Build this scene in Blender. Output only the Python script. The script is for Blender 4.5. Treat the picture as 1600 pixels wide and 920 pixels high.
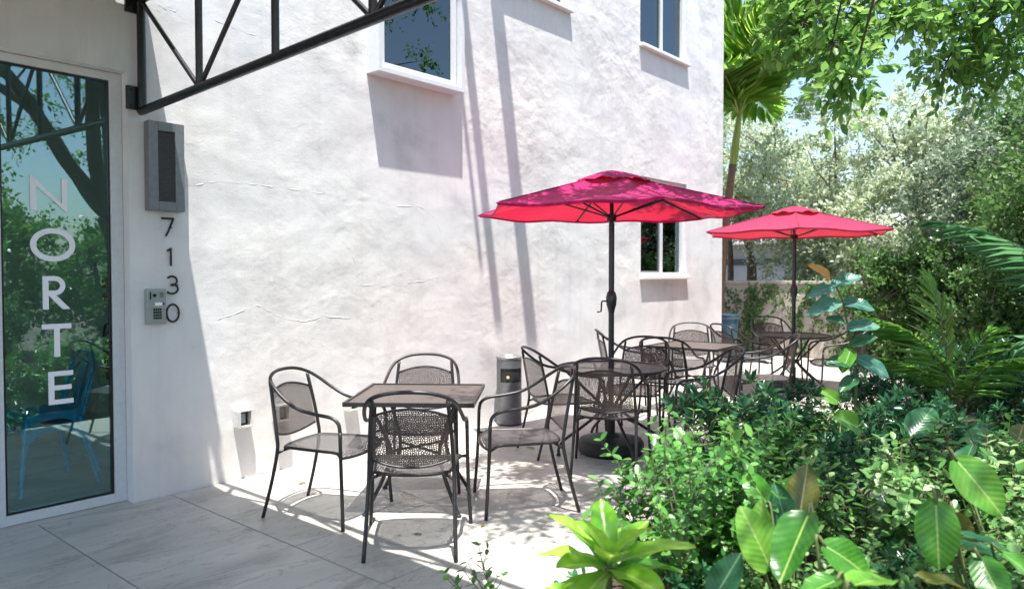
import bpy, bmesh, math, random
import numpy as np
from mathutils import Vector, Matrix

for o in list(bpy.data.objects): bpy.data.objects.remove(o)
SC = bpy.context.scene
COL = SC.collection
RAD = math.radians

# ------------------------------------------------------------------ camera
PIT, AZ, FPX = RAD(1.6), RAD(40.5), 1161.0
CAM = np.array([0.0, -5.02, 1.5])
f0 = np.array([math.cos(AZ), math.sin(AZ), 0.0]); RV = np.array([math.sin(AZ), -math.cos(AZ), 0.0]); U0 = np.array([0, 0, 1.0])
FW = f0*math.cos(PIT) - U0*math.sin(PIT); UV = f0*math.sin(PIT) + U0*math.cos(PIT)
cd = bpy.data.cameras.new('camera'); cam = bpy.data.objects.new('camera', cd); COL.objects.link(cam)
cd.sensor_width = 36.0; cd.lens = 36.0*FPX/1600.0; cd.clip_start = 0.05; cd.clip_end = 600
cam.location = CAM.tolist()
cam.rotation_euler = (math.pi/2 - PIT, 0, AZ - math.pi/2)
cd.dof.use_dof = True; cd.dof.focus_distance = 5.6; cd.dof.aperture_fstop = 2.4
SC.camera = cam

def ray(x, y): return FW + RV*(x-800)/FPX - UV*(y-460)/FPX
def dep(x, y, Z): return CAM + ray(x, y)*Z
def proj(p):
    v = np.asarray(p) - CAM; z = v @ FW
    return 800 + FPX*(v @ RV)/z, 460 - FPX*(v @ UV)/z, z

# ------------------------------------------------------------------ light
SUN_TRAVEL = Vector((0.165, 0.20, -1.0)).normalized()
w = bpy.data.worlds.new('World'); SC.world = w; w.use_nodes = True
nt = w.node_tree
bg = nt.nodes['Background']; sky = nt.nodes.new('ShaderNodeTexSky'); sky.sky_type = 'NISHITA'; sky.sun_disc = False
sky.sun_elevation = math.asin(-SUN_TRAVEL.z); sky.sun_rotation = math.atan2(-SUN_TRAVEL.x, -SUN_TRAVEL.y)
sky.air_density = 1.0; sky.dust_density = 1.6; sky.ozone_density = 1.0
nt.links.new(sky.outputs[0], bg.inputs[0]); bg.inputs[1].default_value = 0.15
sd = bpy.data.lights.new('sun', 'SUN'); so = bpy.data.objects.new('sun', sd); COL.objects.link(so)
sd.energy = 5.0; sd.angle = RAD(0.53); sd.color = (1.0, 0.965, 0.91)
so.rotation_euler = SUN_TRAVEL.to_track_quat('-Z', 'Y').to_euler(); so.location = (-3, -8, 20)
SC.view_settings.view_transform = 'Standard'; SC.view_settings.look = 'None'
SC.view_settings.exposure = 1.12; SC.view_settings.gamma = 1.0; SC.view_settings.use_curve_mapping = False

# ------------------------------------------------------------------ materials
def newmat(name):
    m = bpy.data.materials.new(name); m.use_nodes = True
    t = m.node_tree; b = t.nodes['Principled BSDF']
    return m, t, b
def nd(t, typ, **kw):
    n = t.nodes.new(typ)
    for k, v in kw.items(): setattr(n, k, v)
    return n
def ramp(t, fac, stops):
    r = nd(t, 'ShaderNodeValToRGB'); e = r.color_ramp.elements
    e[0].position, e[0].color = stops[0][0], (*stops[0][1], 1); e[1].position, e[1].color = stops[-1][0], (*stops[-1][1], 1)
    for p, c in stops[1:-1]:
        k = e.new(p); k.color = (*c, 1)
    t.links.new(fac, r.inputs[0]); return r.outputs[0]
def noise(t, vec, scale, detail=4, rough=.55, dist=0.0):
    n = nd(t, 'ShaderNodeTexNoise'); n.inputs['Scale'].default_value = scale; n.inputs['Detail'].default_value = detail
    n.inputs['Roughness'].default_value = rough; n.inputs['Distortion'].default_value = dist
    if vec is not None: t.links.new(vec, n.inputs['Vector'])
    return n.outputs['Fac']
def math_(t, op, a, b=None, c=None):
    n = nd(t, 'ShaderNodeMath', operation=op)
    for i, v in enumerate((a, b, c)):
        if v is None: continue
        if isinstance(v, (int, float)): n.inputs[i].default_value = v
        else: t.links.new(v, n.inputs[i])
    return n.outputs[0]
def mapping(t, vec, scale=(1, 1, 1), rot=(0, 0, 0), loc=(0, 0, 0)):
    n = nd(t, 'ShaderNodeMapping'); n.inputs['Scale'].default_value = scale; n.inputs['Rotation'].default_value = rot; n.inputs['Location'].default_value = loc
    t.links.new(vec, n.inputs['Vector']); return n.outputs[0]
def bump(t, b, h, strength, dist, prev=None):
    n = nd(t, 'ShaderNodeBump'); n.inputs['Strength'].default_value = strength; n.inputs['Distance'].default_value = dist
    t.links.new(h, n.inputs['Height'])
    if prev is not None: t.links.new(prev, n.inputs['Normal'])
    t.links.new(n.outputs[0], b.inputs['Normal']); return n.outputs[0]
def coords(t, kind='Object'): return nd(t, 'ShaderNodeTexCoord').outputs[kind]
def geopos(t): return nd(t, 'ShaderNodeNewGeometry').outputs['Position']

def plain(name, col, rough=.5, metal=0.0, var=.12, scale=30, bumpd=0.0):
    m, t, b = newmat(name)
    n = noise(t, coords(t), scale, 5)
    c = ramp(t, n, [(.3, tuple(x*(1-var) for x in col)), (.7, tuple(min(1, x*(1+var)) for x in col))])
    t.links.new(c, b.inputs['Base Color']); b.inputs['Roughness'].default_value = rough; b.inputs['Metallic'].default_value = metal
    if bumpd: bump(t, b, n, .6, bumpd)
    return m
def leafmat(name, cols, trans=.35, rough=.38, spec=.5):
    m, t, b = newmat(name)
    g = nd(t, 'ShaderNodeNewGeometry')
    n = noise(t, g.outputs['Position'], 2.2, 2)
    f = math_(t, 'ADD', math_(t, 'MULTIPLY', g.outputs['Random Per Island'], .7), math_(t, 'MULTIPLY', n, .35))
    k = len(cols)
    c = ramp(t, f, [(.1+.8*i/(k-1), cc) for i, cc in enumerate(cols)])
    t.links.new(c, b.inputs['Base Color']); b.inputs['Roughness'].default_value = rough
    b.inputs['Specular IOR Level'].default_value = spec
    tr = nd(t, 'ShaderNodeBsdfTranslucent')
    hs = nd(t, 'ShaderNodeHueSaturation'); hs.inputs['Hue'].default_value = .485; hs.inputs['Saturation'].default_value = .95; hs.inputs['Value'].default_value = 1.7
    t.links.new(c, hs.inputs['Color']); t.links.new(hs.outputs[0], tr.inputs[0])
    mx = nd(t, 'ShaderNodeMixShader'); mx.inputs[0].default_value = trans
    t.links.new(b.outputs[0], mx.inputs[1]); t.links.new(tr.outputs[0], mx.inputs[2])
    t.links.new(mx.outputs[0], t.nodes['Material Output'].inputs[0])
    return m

def mixmul(t, a, b2, f=1.0):
    mx = nd(t, 'ShaderNodeMix', data_type='RGBA', blend_type='MULTIPLY'); mx.inputs[0].default_value = f
    t.links.new(a, mx.inputs[6]); t.links.new(b2, mx.inputs[7]); return mx.outputs[2]
def stucco():
    m, t, b = newmat('white_stucco'); p = geopos(t)
    big = noise(t, mapping(t, p, (1, 1, 1.25)), .95, 2, .5, .3)
    mid = noise(t, mapping(t, p, (1, 1, 1.3), (0, RAD(20), 0)), 3.4, 2.5, .5, .25)
    trow = noise(t, p, 13, 4, .62, .15)
    patch = noise(t, p, .55, 2, .5)
    fine = noise(t, p, 75, 3, .65)
    amp = math_(t, 'MULTIPLY', ramp(t, math_(t, 'DIVIDE', nd_z(t, p), 5.0), [(.05, (.4,)*3), (.6, (1,)*3)]), ramp(t, patch, [(.35, (.35,)*3), (.65, (1.25,)*3)]))
    c = ramp(t, noise(t, p, 1.7, 5, .6, .4), [(.28, (.57, .56, .565)), (.45, (.69, .683, .685)), (.7, (.765, .755, .75))])
    streak = ramp(t, noise(t, mapping(t, p, (7, 7, .45)), 1.0, 4, .6), [(.30, (.90, .885, .87)), (.5, (1,)*3)])
    warm = ramp(t, patch, [(.4, (1, 1, 1)), (.68, (1.0, .97, .94))])
    c = mixmul(t, mixmul(t, c, streak, .7), warm)
    t.links.new(c, b.inputs['Base Color']); b.inputs['Roughness'].default_value = .9; b.inputs['Specular IOR Level'].default_value = .2
    x = bump(t, b, big, 1.0, .03)
    x = bump(t, b, math_(t, 'MULTIPLY', mid, amp), 1.0, .016, x)
    x = bump(t, b, math_(t, 'MULTIPLY', trow, amp), 1.0, .0045, x)
    bump(t, b, fine, .9, .0012, x)
    return m
def nd_z(t, p):
    s = nd(t, 'ShaderNodeSeparateXYZ'); t.links.new(p, s.inputs[0]); return s.outputs[2]

def travertine():
    m, t, b = newmat('travertine'); p = geopos(t)
    oi = nd(t, 'ShaderNodeObjectInfo')
    cmb = nd(t, 'ShaderNodeCombineXYZ'); t.links.new(math_(t, 'MULTIPLY', oi.outputs['Random'], 37.0), cmb.inputs[0]); t.links.new(math_(t, 'MULTIPLY', oi.outputs['Random'], 91.0), cmb.inputs[1])
    va = nd(t, 'ShaderNodeVectorMath', operation='ADD'); t.links.new(p, va.inputs[0]); t.links.new(cmb.outputs[0], va.inputs[1])
    v = mapping(t, va.outputs[0], (.6, 1.5, 1), (0, 0, RAD(-12)))
    n1 = noise(t, v, 2.2, 6, .6, .9)
    n2 = noise(t, mapping(t, va.outputs[0], (.8, 3.2, 1), (0, 0, RAD(-14))), 1.6, 5, .65, 1.2)
    c = ramp(t, n1, [(.27, (.34, .325, .30)), (.40, (.44, .43, .405)), (.56, (.50, .488, .465)), (.75, (.54, .53, .51))])
    vein = ramp(t, n2, [(.0, (1,)*3), (.485, (1,)*3), (.5, (.66, .64, .62)), (.515, (1,)*3), (1, (1,)*3)])
    pits = ramp(t, noise(t, mapping(t, va.outputs[0], (1, 2.5, 1)), 13, 4, .7, 1.0), [(.24, (.5, .48, .45)), (.33, (1,)*3)])
    tone = ramp(t, oi.outputs['Random'], [(0, (.94, .925, .90)), (1, (1.0, .975, .94))])
    cur = c
    stain = ramp(t, noise(t, p, 1.9, 5, .65, .7), [(.30, (.80, .775, .74)), (.44, (1,)*3)])
    grit = ramp(t, noise(t, p, 90, 2, .5), [(.24, (.6, .57, .53)), (.29, (1,)*3)])
    for o in (vein, pits, tone, stain, grit):
        mx = nd(t, 'ShaderNodeMix', data_type='RGBA', blend_type='MULTIPLY'); mx.inputs[0].default_value = 1.0
        t.links.new(cur, mx.inputs[6]); t.links.new(o, mx.inputs[7]); cur = mx.outputs[2]
    t.links.new(cur, b.inputs['Base Color'])
    r = ramp(t, n1, [(.3, (.55,)*3), (.7, (.36,)*3)]); t.links.new(r, b.inputs['Roughness'])
    bump(t, b, noise(t, p, 22, 6, .6), .25, .004)
    return m

def perforated(name, col, hole, scale, upright=False):
    m, t, b = newmat(name)
    vo = nd(t, 'ShaderNodeTexVoronoi', feature='DISTANCE_TO_EDGE', voronoi_dimensions='2D'); vo.inputs['Scale'].default_value = scale; vo.inputs['Randomness'].default_value = .75
    t.links.new(mapping(t, coords(t), (1, 1, 1), (RAD(-90) if upright else 0, 0, 0)), vo.inputs['Vector'])
    k = math_(t, 'GREATER_THAN', vo.outputs['Distance'], hole)
    b.inputs['Base Color'].default_value = (*col, 1); b.inputs['Roughness'].default_value = .42; b.inputs['Metallic'].default_value = .3
    tr = nd(t, 'ShaderNodeBsdfTransparent'); mx = nd(t, 'ShaderNodeMixShader')
    t.links.new(k, mx.inputs[0]); t.links.new(b.outputs[0], mx.inputs[1]); t.links.new(tr.outputs[0], mx.inputs[2])
    t.links.new(mx.outputs[0], t.nodes['Material Output'].inputs[0])
    return m

def glass(name, tint, refl, rtint, f0=.25):
    m, t, b = newmat(name); t.nodes.remove(b)
    tr = nd(t, 'ShaderNodeBsdfTransparent'); tr.inputs[0].default_value = (*tint, 1)
    gl = nd(t, 'ShaderNodeBsdfGlossy'); gl.inputs[0].default_value = (*rtint, 1); gl.inputs['Roughness'].default_value = .0
    lw = nd(t, 'ShaderNodeFresnel'); lw.inputs[0].default_value = 1.5
    k = math_(t, 'ADD', math_(t, 'MULTIPLY', lw.outputs[0], 1-f0), f0)
    mx = nd(t, 'ShaderNodeMixShader'); t.links.new(k, mx.inputs[0]); t.links.new(tr.outputs[0], mx.inputs[1]); t.links.new(gl.outputs[0], mx.inputs[2])
    t.links.new(mx.outputs[0], t.nodes['Material Output'].inputs[0])
    # slight waviness of float glass
    bn = nd(t, 'ShaderNodeBump'); bn.inputs['Strength'].default_value = .06; bn.inputs['Distance'].default_value = .01
    t.links.new(noise(t, geopos(t), 1.3, 2), bn.inputs['Height']); t.links.new(bn.outputs[0], gl.inputs['Normal'])
    return m

def canopycloth(name, top, under, trans):
    m, t, b = newmat(name); p = coords(t)
    wv = noise(t, mapping(t, p, (260, 260, 260)), 1.0, 2)
    fade = noise(t, p, 1.7, 4, .6)
    c = ramp(t, fade, [(.3, tuple(x*.88 for x in top)), (.7, top)])
    t.links.new(c, b.inputs['Base Color']); b.inputs['Roughness'].default_value = .85; b.inputs['Specular IOR Level'].default_value = .2
    b.inputs['Sheen Weight'].default_value = .15
    bump(t, b, math_(t, 'ADD', math_(t, 'MULTIPLY', wv, .15), noise(t, p, 6, 4, .6, .5)), .6, .03)
    tr = nd(t, 'ShaderNodeBsdfTranslucent'); tr.inputs[0].default_value = (*under, 1)
    mx = nd(t, 'ShaderNodeMixShader'); mx.inputs[0].default_value = trans
    t.links.new(b.outputs[0], mx.inputs[1]); t.links.new(tr.outputs[0], mx.inputs[2]); t.links.new(mx.outputs[0], t.nodes['Material Output'].inputs[0])
    return m

def bigleaf(name, dark, mid, light, edge, trans=.3, vein=120.0):
    m, t, b = newmat(name); p = coords(t)
    s = nd(t, 'ShaderNodeSeparateXYZ'); t.links.new(p, s.inputs[0])
    ax = math_(t, 'ABSOLUTE', s.outputs[0])
    q = math_(t, 'SINE', math_(t, 'MULTIPLY', math_(t, 'SUBTRACT', s.outputs[1], math_(t, 'MULTIPLY', ax, .8)), vein*2))
    n = noise(t, p, 9, 4)
    oi = nd(t, 'ShaderNodeObjectInfo')
    f = math_(t, 'ADD', math_(t, 'MULTIPLY', math_(t, 'MULTIPLY', q, n), .05), math_(t, 'ADD', n, math_(t, 'MULTIPLY', math_(t, 'SUBTRACT', oi.outputs['Random'], .5), .45)))
    c = ramp(t, f, [(.25, dark), (.5, mid), (.78, light)])
    spot = ramp(t, noise(t, p, 26, 5, .7, .6), [(.0, (1,)*3), (.66, (1,)*3), (.72, (.55, .40, .22))])
    c = mixmul(t, c, spot)
    rib = math_(t, 'LESS_THAN', ax, .0035)
    mx = nd(t, 'ShaderNodeMix', data_type='RGBA'); t.links.new(math_(t, 'MULTIPLY', rib, .8), mx.inputs[0]); t.links.new(c, mx.inputs[6]); mx.inputs[7].default_value = (*edge, 1)
    t.links.new(mx.outputs[2], b.inputs['Base Color']); b.inputs['Roughness'].default_value = .3
    bump(t, b, q, .12, .003)
    tr = nd(t, 'ShaderNodeBsdfTranslucent'); hs = nd(t, 'ShaderNodeHueSaturation'); hs.inputs['Value'].default_value = 1.8; hs.inputs['Hue'].default_value = .485
    t.links.new(mx.outputs[2], hs.inputs['Color']); t.links.new(hs.outputs[0], tr.inputs[0])
    ms = nd(t, 'ShaderNodeMixShader'); ms.inputs[0].default_value = trans
    t.links.new(b.outputs[0], ms.inputs[1]); t.links.new(tr.outputs[0], ms.inputs[2]); t.links.new(ms.outputs[0], t.nodes['Material Output'].inputs[0])
    return m

def mulch():
    m, t, b = newmat('mulch'); p = geopos(t)
    n = noise(t, p, 26, 6, .7); c = ramp(t, n, [(.3, (.035, .024, .016)), (.6, (.10, .07, .05)), (.75, (.17, .13, .09))])
    t.links.new(c, b.inputs['Base Color']); b.inputs['Roughness'].default_value = .95; bump(t, b, n, 1.0, .03); return m
def boundary():
    m, t, b = newmat('boundary_plaster'); p = geopos(t)
    n = noise(t, p, 1.6, 6, .65); c = ramp(t, n, [(.3, (.42, .35, .30)), (.6, (.56, .49, .43))])
    t.links.new(c, b.inputs['Base Color']); b.inputs['Roughness'].default_value = .9; bump(t, b, noise(t, p, 40, 4), .5, .004); return m

M = dict(
    stucco=stucco(), tile=travertine(), grout=plain('grout', (.22, .20, .18), .9), mulch=mulch(), soil=plain('ground_soil', (.12, .10, .075), .95, var=.3, scale=3),
    steel=plain('bronze_black_steel', (.040, .037, .038), .36, .35, .2, 60), mesh=perforated('perforated_back_steel', (.105, .08, .07), .25, 88, True), meshseat=perforated('perforated_seat_steel', (.10, .095, .095), .29, 78), meshtop=perforated('perforated_tabletop', (.14, .115, .10), .30, 85),
    truss=plain('black_painted_truss', (.012, .012, .014), .32, .0, .4, 40, .002), alu=plain('white_aluminium', (.62, .63, .64), .4, .0, .05),
    winframe=plain('white_window_frame', (.66, .68, .70), .4, 0, .04), curtain=plain('olive_curtain', (.36, .31, .19), .9, 0, .1, 8), sill=plain('white_sill', (.76, .75, .73), .7, 0, .05),
    doorglass=glass('teal_door_glass', (.86, .97, .94), .4, (.70, .93, .95), .115), winglass=glass('window_glass', (.62, .72, .66), .3, (.75, .9, .95), .09),
    letter=plain('frosted_vinyl', (.90, .89, .93), .6, 0, .03), num=plain('black_numeral', (.012, .012, .013), .35), grey=plain('grey_lamp_metal', (.20, .21, .225), .42, .4, .1), louvre=plain('dark_louvre', (.13, .128, .13), .5, .2),
    silver=plain('silver_intercom', (.42, .43, .44), .35, .7, .06), black=plain('black_plastic', (.012, .012, .013), .3), dark=plain('dark_recess', (.02, .02, .022), .6), lobby=plain('lobby_white', (.78, .77, .74), .9, var=.03, scale=4), cream=plain('cream_plaster', (.55, .52, .46), .9, var=.05, scale=4),
    outlet=plain('outlet_white', (.62, .61, .57), .5), outgrey=plain('outlet_grey', (.30, .31, .32), .45), bingrey=plain('bin_grey', (.19, .19, .195), .4, .5, .12), bintop=plain('bin_rim', (.36, .36, .36), .35, .7), butt=plain('sand_yellow', (.62, .48, .2), .8),
    blue=plain('blue_metal', (.02, .50, .90), .3, .2, .1), red=plain('red_alarm', (.42, .03, .02), .4), yellow=plain('yellow_tag', (.7, .55, .05), .5), ply=plain('tan_board', (.35, .24, .13), .7),
    cloth1=canopycloth('magenta_canvas', (.39, .010, .125), (.80, .02, .05), .26), cloth2=canopycloth('faded_red_canvas', (.38, .026, .085), (.76, .04, .06), .22),
    pole=plain('umbrella_pole', (.055, .057, .062), .35, .5, .1), rib=plain('umbrella_rib', (.03, .028, .03), .4, .3), rubber=plain('black_base', (.018, .018, .02), .55, 0, .3, 20, .003),
    pot=plain('blue_glaze_pot', (.045, .10, .15), .3, 0, .3, 6), bwall=boundary(), nwall=plain('neighbour_wall', (.36, .37, .40), .8, 0, .05, 2), nroof=plain('neighbour_white_roof', (.75, .74, .73), .7, 0, .04, 2), nband=plain('dark_band', (.05, .055, .065), .5),
    canroof=plain('canopy_underside', (.10, .062, .052), .7, 0, .15, 5), bark=plain('grey_bark', (.17, .135, .105), .9, 0, .35, 12, .02), barkd=plain('dark_bark', (.075, .058, .045), .9, 0, .35, 12, .02), stem=plain('green_stem', (.12, .15, .05), .6), stemb=plain('woody_stem', (.13, .095, .06), .85),
    palmtrunk=plain('palm_trunk', (.22, .12, .08), .8, 0, .3, 25), crownshaft=plain('palm_crownshaft', (.30, .36, .07), .4, 0, .15, 6),
    l_shade=leafmat('shade_tree_leaf', [(.05, .15, .028), (.085, .225, .04), (.14, .31, .06), (.22, .40, .09)], .5, .35),
    l_silver=leafmat('silver_leaf', [(.17, .25, .13), (.30, .38, .22), (.46, .52, .37), (.64, .68, .56)], .44, .32),
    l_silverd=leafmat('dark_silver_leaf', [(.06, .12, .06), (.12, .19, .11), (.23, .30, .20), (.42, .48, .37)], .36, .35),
    l_small=leafmat('fresh_small_leaf', [(.035, .13, .028), (.06, .20, .04), (.10, .29, .055), (.18, .40, .085)], .3, .34),
    l_pale=leafmat('pale_small_leaf', [(.045, .14, .03), (.08, .22, .05), (.13, .29, .075), (.30, .44, .18)], .25, .34),
    l_dark=leafmat('dark_glossy_leaf', [(.018, .075, .030), (.026, .105, .045), (.04, .15, .06), (.075, .20, .08)], .22, .25),
    l_hedge=leafmat('hedge_leaf', [(.05, .16, .025), (.09, .25, .04), (.17, .36, .07)], .4, .3),
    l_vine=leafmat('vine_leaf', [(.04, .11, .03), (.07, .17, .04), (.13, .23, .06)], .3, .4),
    l_palm=leafmat('palm_leaflet', [(.10, .28, .03), (.17, .38, .045), (.24, .45, .05), (.40, .52, .08)], .55, .3),
    l_areca=leafmat('areca_leaflet', [(.07, .22, .03), (.12, .32, .04), (.20, .42, .06)], .45, .3),
    l_bluegreen=leafmat('bluegreen_leaflet', [(.08, .24, .09), (.12, .30, .13), (.18, .36, .17)], .4, .3),
    l_fallen=leafmat('fallen_leaf', [(.12, .07, .03), (.22, .14, .05), (.30, .22, .08)], .1, .7),
    big=bigleaf('broad_leaf', (.035, .15, .022), (.075, .26, .03), (.20, .42, .06), (.38, .52, .16), .32),
    bigd=bigleaf('broad_dark_leaf', (.015, .08, .03), (.03, .13, .05), (.07, .22, .08), (.16, .30, .12), .22),
    bigblue=bigleaf('blue_green_leaf', (.03, .12, .085), (.06, .19, .14), (.13, .30, .22), (.22, .36, .24), .22),
    bigy=bigleaf('lime_leaf', (.08, .28, .02), (.19, .43, .035), (.36, .58, .08), (.50, .66, .20), .35, 60),
    bigr=bigleaf('bronze_leaf', (.10, .12, .03), (.22, .19, .05), (.40, .26, .10), (.40, .34, .14), .3),
    bigo=bigleaf('orange_leaf', (.28, .10, .015), (.42, .18, .02), (.5, .28, .05), (.35, .2, .05), .3),
)

# ------------------------------------------------------------------ mesh helpers
class B:
    def __init__(s): s.v = []; s.f = []; s.n = 0
    def add(s, v, f):
        s.v.extend([tuple(map(float, p)) for p in v]); s.f.extend([tuple(i+s.n for i in q) for q in f]); s.n = len(s.v); return s
    def box(s, x0, x1, y0, y1, z0, z1):
        v = [(x0, y0, z0), (x1, y0, z0), (x1, y1, z0), (x0, y1, z0), (x0, y0, z1), (x1, y0, z1), (x1, y1, z1), (x0, y1, z1)]
        return s.add(v, [(0, 3, 2, 1), (4, 5, 6, 7), (0, 1, 5, 4), (1, 2, 6, 5), (2, 3, 7, 6), (3, 0, 4, 7)])
    def tube(s, pts, r, n=8, close=False):
        P = np.array(pts, float); k = len(P); R = np.full(k, r, float) if np.isscalar(r) else np.array(r, float)
        T = np.roll(P, -1, 0) - np.roll(P, 1, 0) if close else np.gradient(P, axis=0)
        T /= np.linalg.norm(T, axis=1)[:, None] + 1e-12
        ref = np.array([0, 0, 1.0]) if abs(T[0][2]) < .9 else np.array([1.0, 0, 0])
        u = np.cross(T[0], ref); u /= np.linalg.norm(u); V = []
        for i in range(k):
            u = u - T[i]*(u @ T[i]); u /= np.linalg.norm(u) + 1e-12; q = np.cross(T[i], u)
            for j in range(n):
                a = 2*math.pi*j/n; V.append(P[i] + R[i]*(math.cos(a)*u + math.sin(a)*q))
        F = []
        for i in range(k if close else k-1):
            for j in range(n):
                a, b2 = i*n+j, i*n+(j+1) % n; c, d = ((i+1) % k)*n+(j+1) % n, ((i+1) % k)*n+j
                F.append((a, b2, c, d))
        if not close: F += [tuple(range(n))[::-1], tuple((k-1)*n+j for j in range(n))]
        return s.add(V, F)
    def lathe(s, prof, n=24, c=(0, 0, 0)):
        V = []; F = []; k = len(prof)
        for r, z in prof:
            for j in range(n):
                a = 2*math.pi*j/n; V.append((c[0]+r*math.cos(a), c[1]+r*math.sin(a), c[2]+z))
        for i in range(k-1):
            for j in range(n): F.append((i*n+j, i*n+(j+1) % n, (i+1)*n+(j+1) % n, (i+1)*n+j))
        F += [tuple(range(n))[::-1], tuple((k-1)*n+j for j in range(n))]
        return s.add(V, F)
    def grid(s, fn, nu, nv):
        V = [fn(i/nu, j/nv) for i in range(nu+1) for j in range(nv+1)]
        F = [(i*(nv+1)+j, (i+1)*(nv+1)+j, (i+1)*(nv+1)+j+1, i*(nv+1)+j+1) for i in range(nu) for j in range(nv)]
        return s.add(V, F)
    def prism(s, poly, y0, y1):        # polygon given in (x, z), extruded along y
        n = len(poly); V = [(x, y0, z) for x, z in poly] + [(x, y1, z) for x, z in poly]
        return s.add(V, [tuple(range(n)), tuple(range(n, 2*n))[::-1]] + [(i, i+n, (i+1) % n+n, (i+1) % n) for i in range(n)])
    def build(s, name, mat, parent=None, smooth=None, bevel=0.0):
        me = bpy.data.meshes.new(name); me.from_pydata(s.v, [], s.f); me.validate()
        if bevel:
            bm = bmesh.new(); bm.from_mesh(me); bmesh.ops.bevel(bm, geom=bm.edges[:], offset=bevel, segments=2, affect='EDGES', profile=.6); bm.to_mesh(me); bm.free()
        return link(name, me, mat, parent, smooth)
def link(name, me, mat, parent=None, smooth=None):
    me.materials.clear(); me.materials.append(mat if not isinstance(mat, str) else M[mat])
    if smooth is not None:
        if smooth == 180 or smooth is True: me.polygons.foreach_set('use_smooth', [True]*len(me.polygons))
        else: me.shade_smooth() if False else me.polygons.foreach_set('use_smooth', [True]*len(me.polygons)); 
        if smooth not in (True, 180):
            try: me.set_sharp_from_angle(angle=RAD(smooth))
            except Exception: pass
    o = bpy.data.objects.new(name, me); COL.objects.link(o)
    if parent is not None: o.parent = parent
    return o
def tag(o, label, cat, group=None):
    o['label'] = label; o['category'] = cat
    if group: o['group'] = group
    return o
def thing(name, label, cat, loc=(0, 0, 0), rz=0.0, group=None):
    o = bpy.data.objects.new(name, None); COL.objects.link(o); o.location = tuple(map(float, loc)); o.rotation_euler = (0, 0, rz); o.empty_display_size = .1
    return tag(o, label, cat, group)
def structure(o): o['kind'] = 'structure'; return o
def copy_tree(o, parent=None):
    c = o.copy(); COL.objects.link(c); c.parent = parent
    for ch in [x for x in ALLCH(o)]: copy_tree(ch, c)
    return c
def ALLCH(o): return [x for x in COL.objects if x.parent == o]
def crom(pts, n=6):
    P = [np.array(p, float) for p in pts]; P = [2*P[0]-P[1]] + P + [2*P[-1]-P[-2]]; out = []
    for i in range(1, len(P)-2):
        for j in range(n):
            t = j/n; a, b2, c, d = P[i-1], P[i], P[i+1], P[i+2]
            out.append(.5*((2*b2) + (-a+c)*t + (2*a-5*b2+4*c-d)*t*t + (-a+3*b2-3*c+d)*t**3))
    out.append(P[-2]); return out

LEAF6 = (np.array([(0, 0, 0), (.36, .28, .05), (.42, .62, .04), (0, 1, -.06), (-.42, .62, .04), (-.36, .28, .05)]), np.array([(0, 1, 2, 3), (0, 3, 4, 5)]))
LEAF4 = (np.array([(0, 0, 0), (.5, .5, .06), (0, 1, -.04), (-.5, .5, .06)]), np.array([(0, 1, 2, 3)]))
OVAL = (np.array([(0, 0, 0), (.40, .22, .05), (.5, .6, .06), (.22, .93, .0), (0, 1, -.05), (-.22, .93, 0), (-.5, .6, .06), (-.40, .22, .05)]), np.array([(0, 1, 2, 3), (0, 3, 4, 5), (0, 5, 6, 7)]))
STRAP = (np.array([(0, 0, 0), (.5, .3, .03), (.4, .7, -.03), (0, 1, -.22), (-.4, .7, -.03), (-.5, .3, .03)]), np.array([(0, 1, 2, 3), (0, 3, 4, 5)]))
def leaves(name, mat, parent, P, D, N, L, W, tpl=LEAF6):
    P, D, N = (np.asarray(a, float) for a in (P, D, N)); n = len(P)
    L = np.broadcast_to(np.asarray(L, float), (n,)); W = np.broadcast_to(np.asarray(W, float), (n,))
    D = D/(np.linalg.norm(D, axis=1)[:, None]+1e-9); N = N - D*np.sum(N*D, 1)[:, None]; N /= np.linalg.norm(N, axis=1)[:, None]+1e-9
    X = np.cross(D, N); tv, tf = tpl; k = len(tv)
    V = P[:, None] + X[:, None]*(tv[None, :, 0, None]*W[:, None, None]) + D[:, None]*(tv[None, :, 1, None]*L[:, None, None]) + N[:, None]*(tv[None, :, 2, None]*L[:, None, None])
    F = (np.arange(n)[:, None, None]*k + tf[None]).reshape(-1, tf.shape[1])
    me = bpy.data.meshes.new(name); me.vertices.add(n*k); me.vertices.foreach_set('co', V.reshape(-1).astype(np.float32))
    me.loops.add(F.size); me.loops.foreach_set('vertex_index', F.reshape(-1).astype(np.int32))
    me.polygons.add(len(F)); me.polygons.foreach_set('loop_start', (np.arange(len(F))*F.shape[1]).astype(np.int32))
    me.update(calc_edges=True)
    o = link(name, me, mat, parent); o['kind'] = 'stuff'
    return o
def unit(v): v = np.asarray(v, float); return v/(np.linalg.norm(v)+1e-12)

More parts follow.
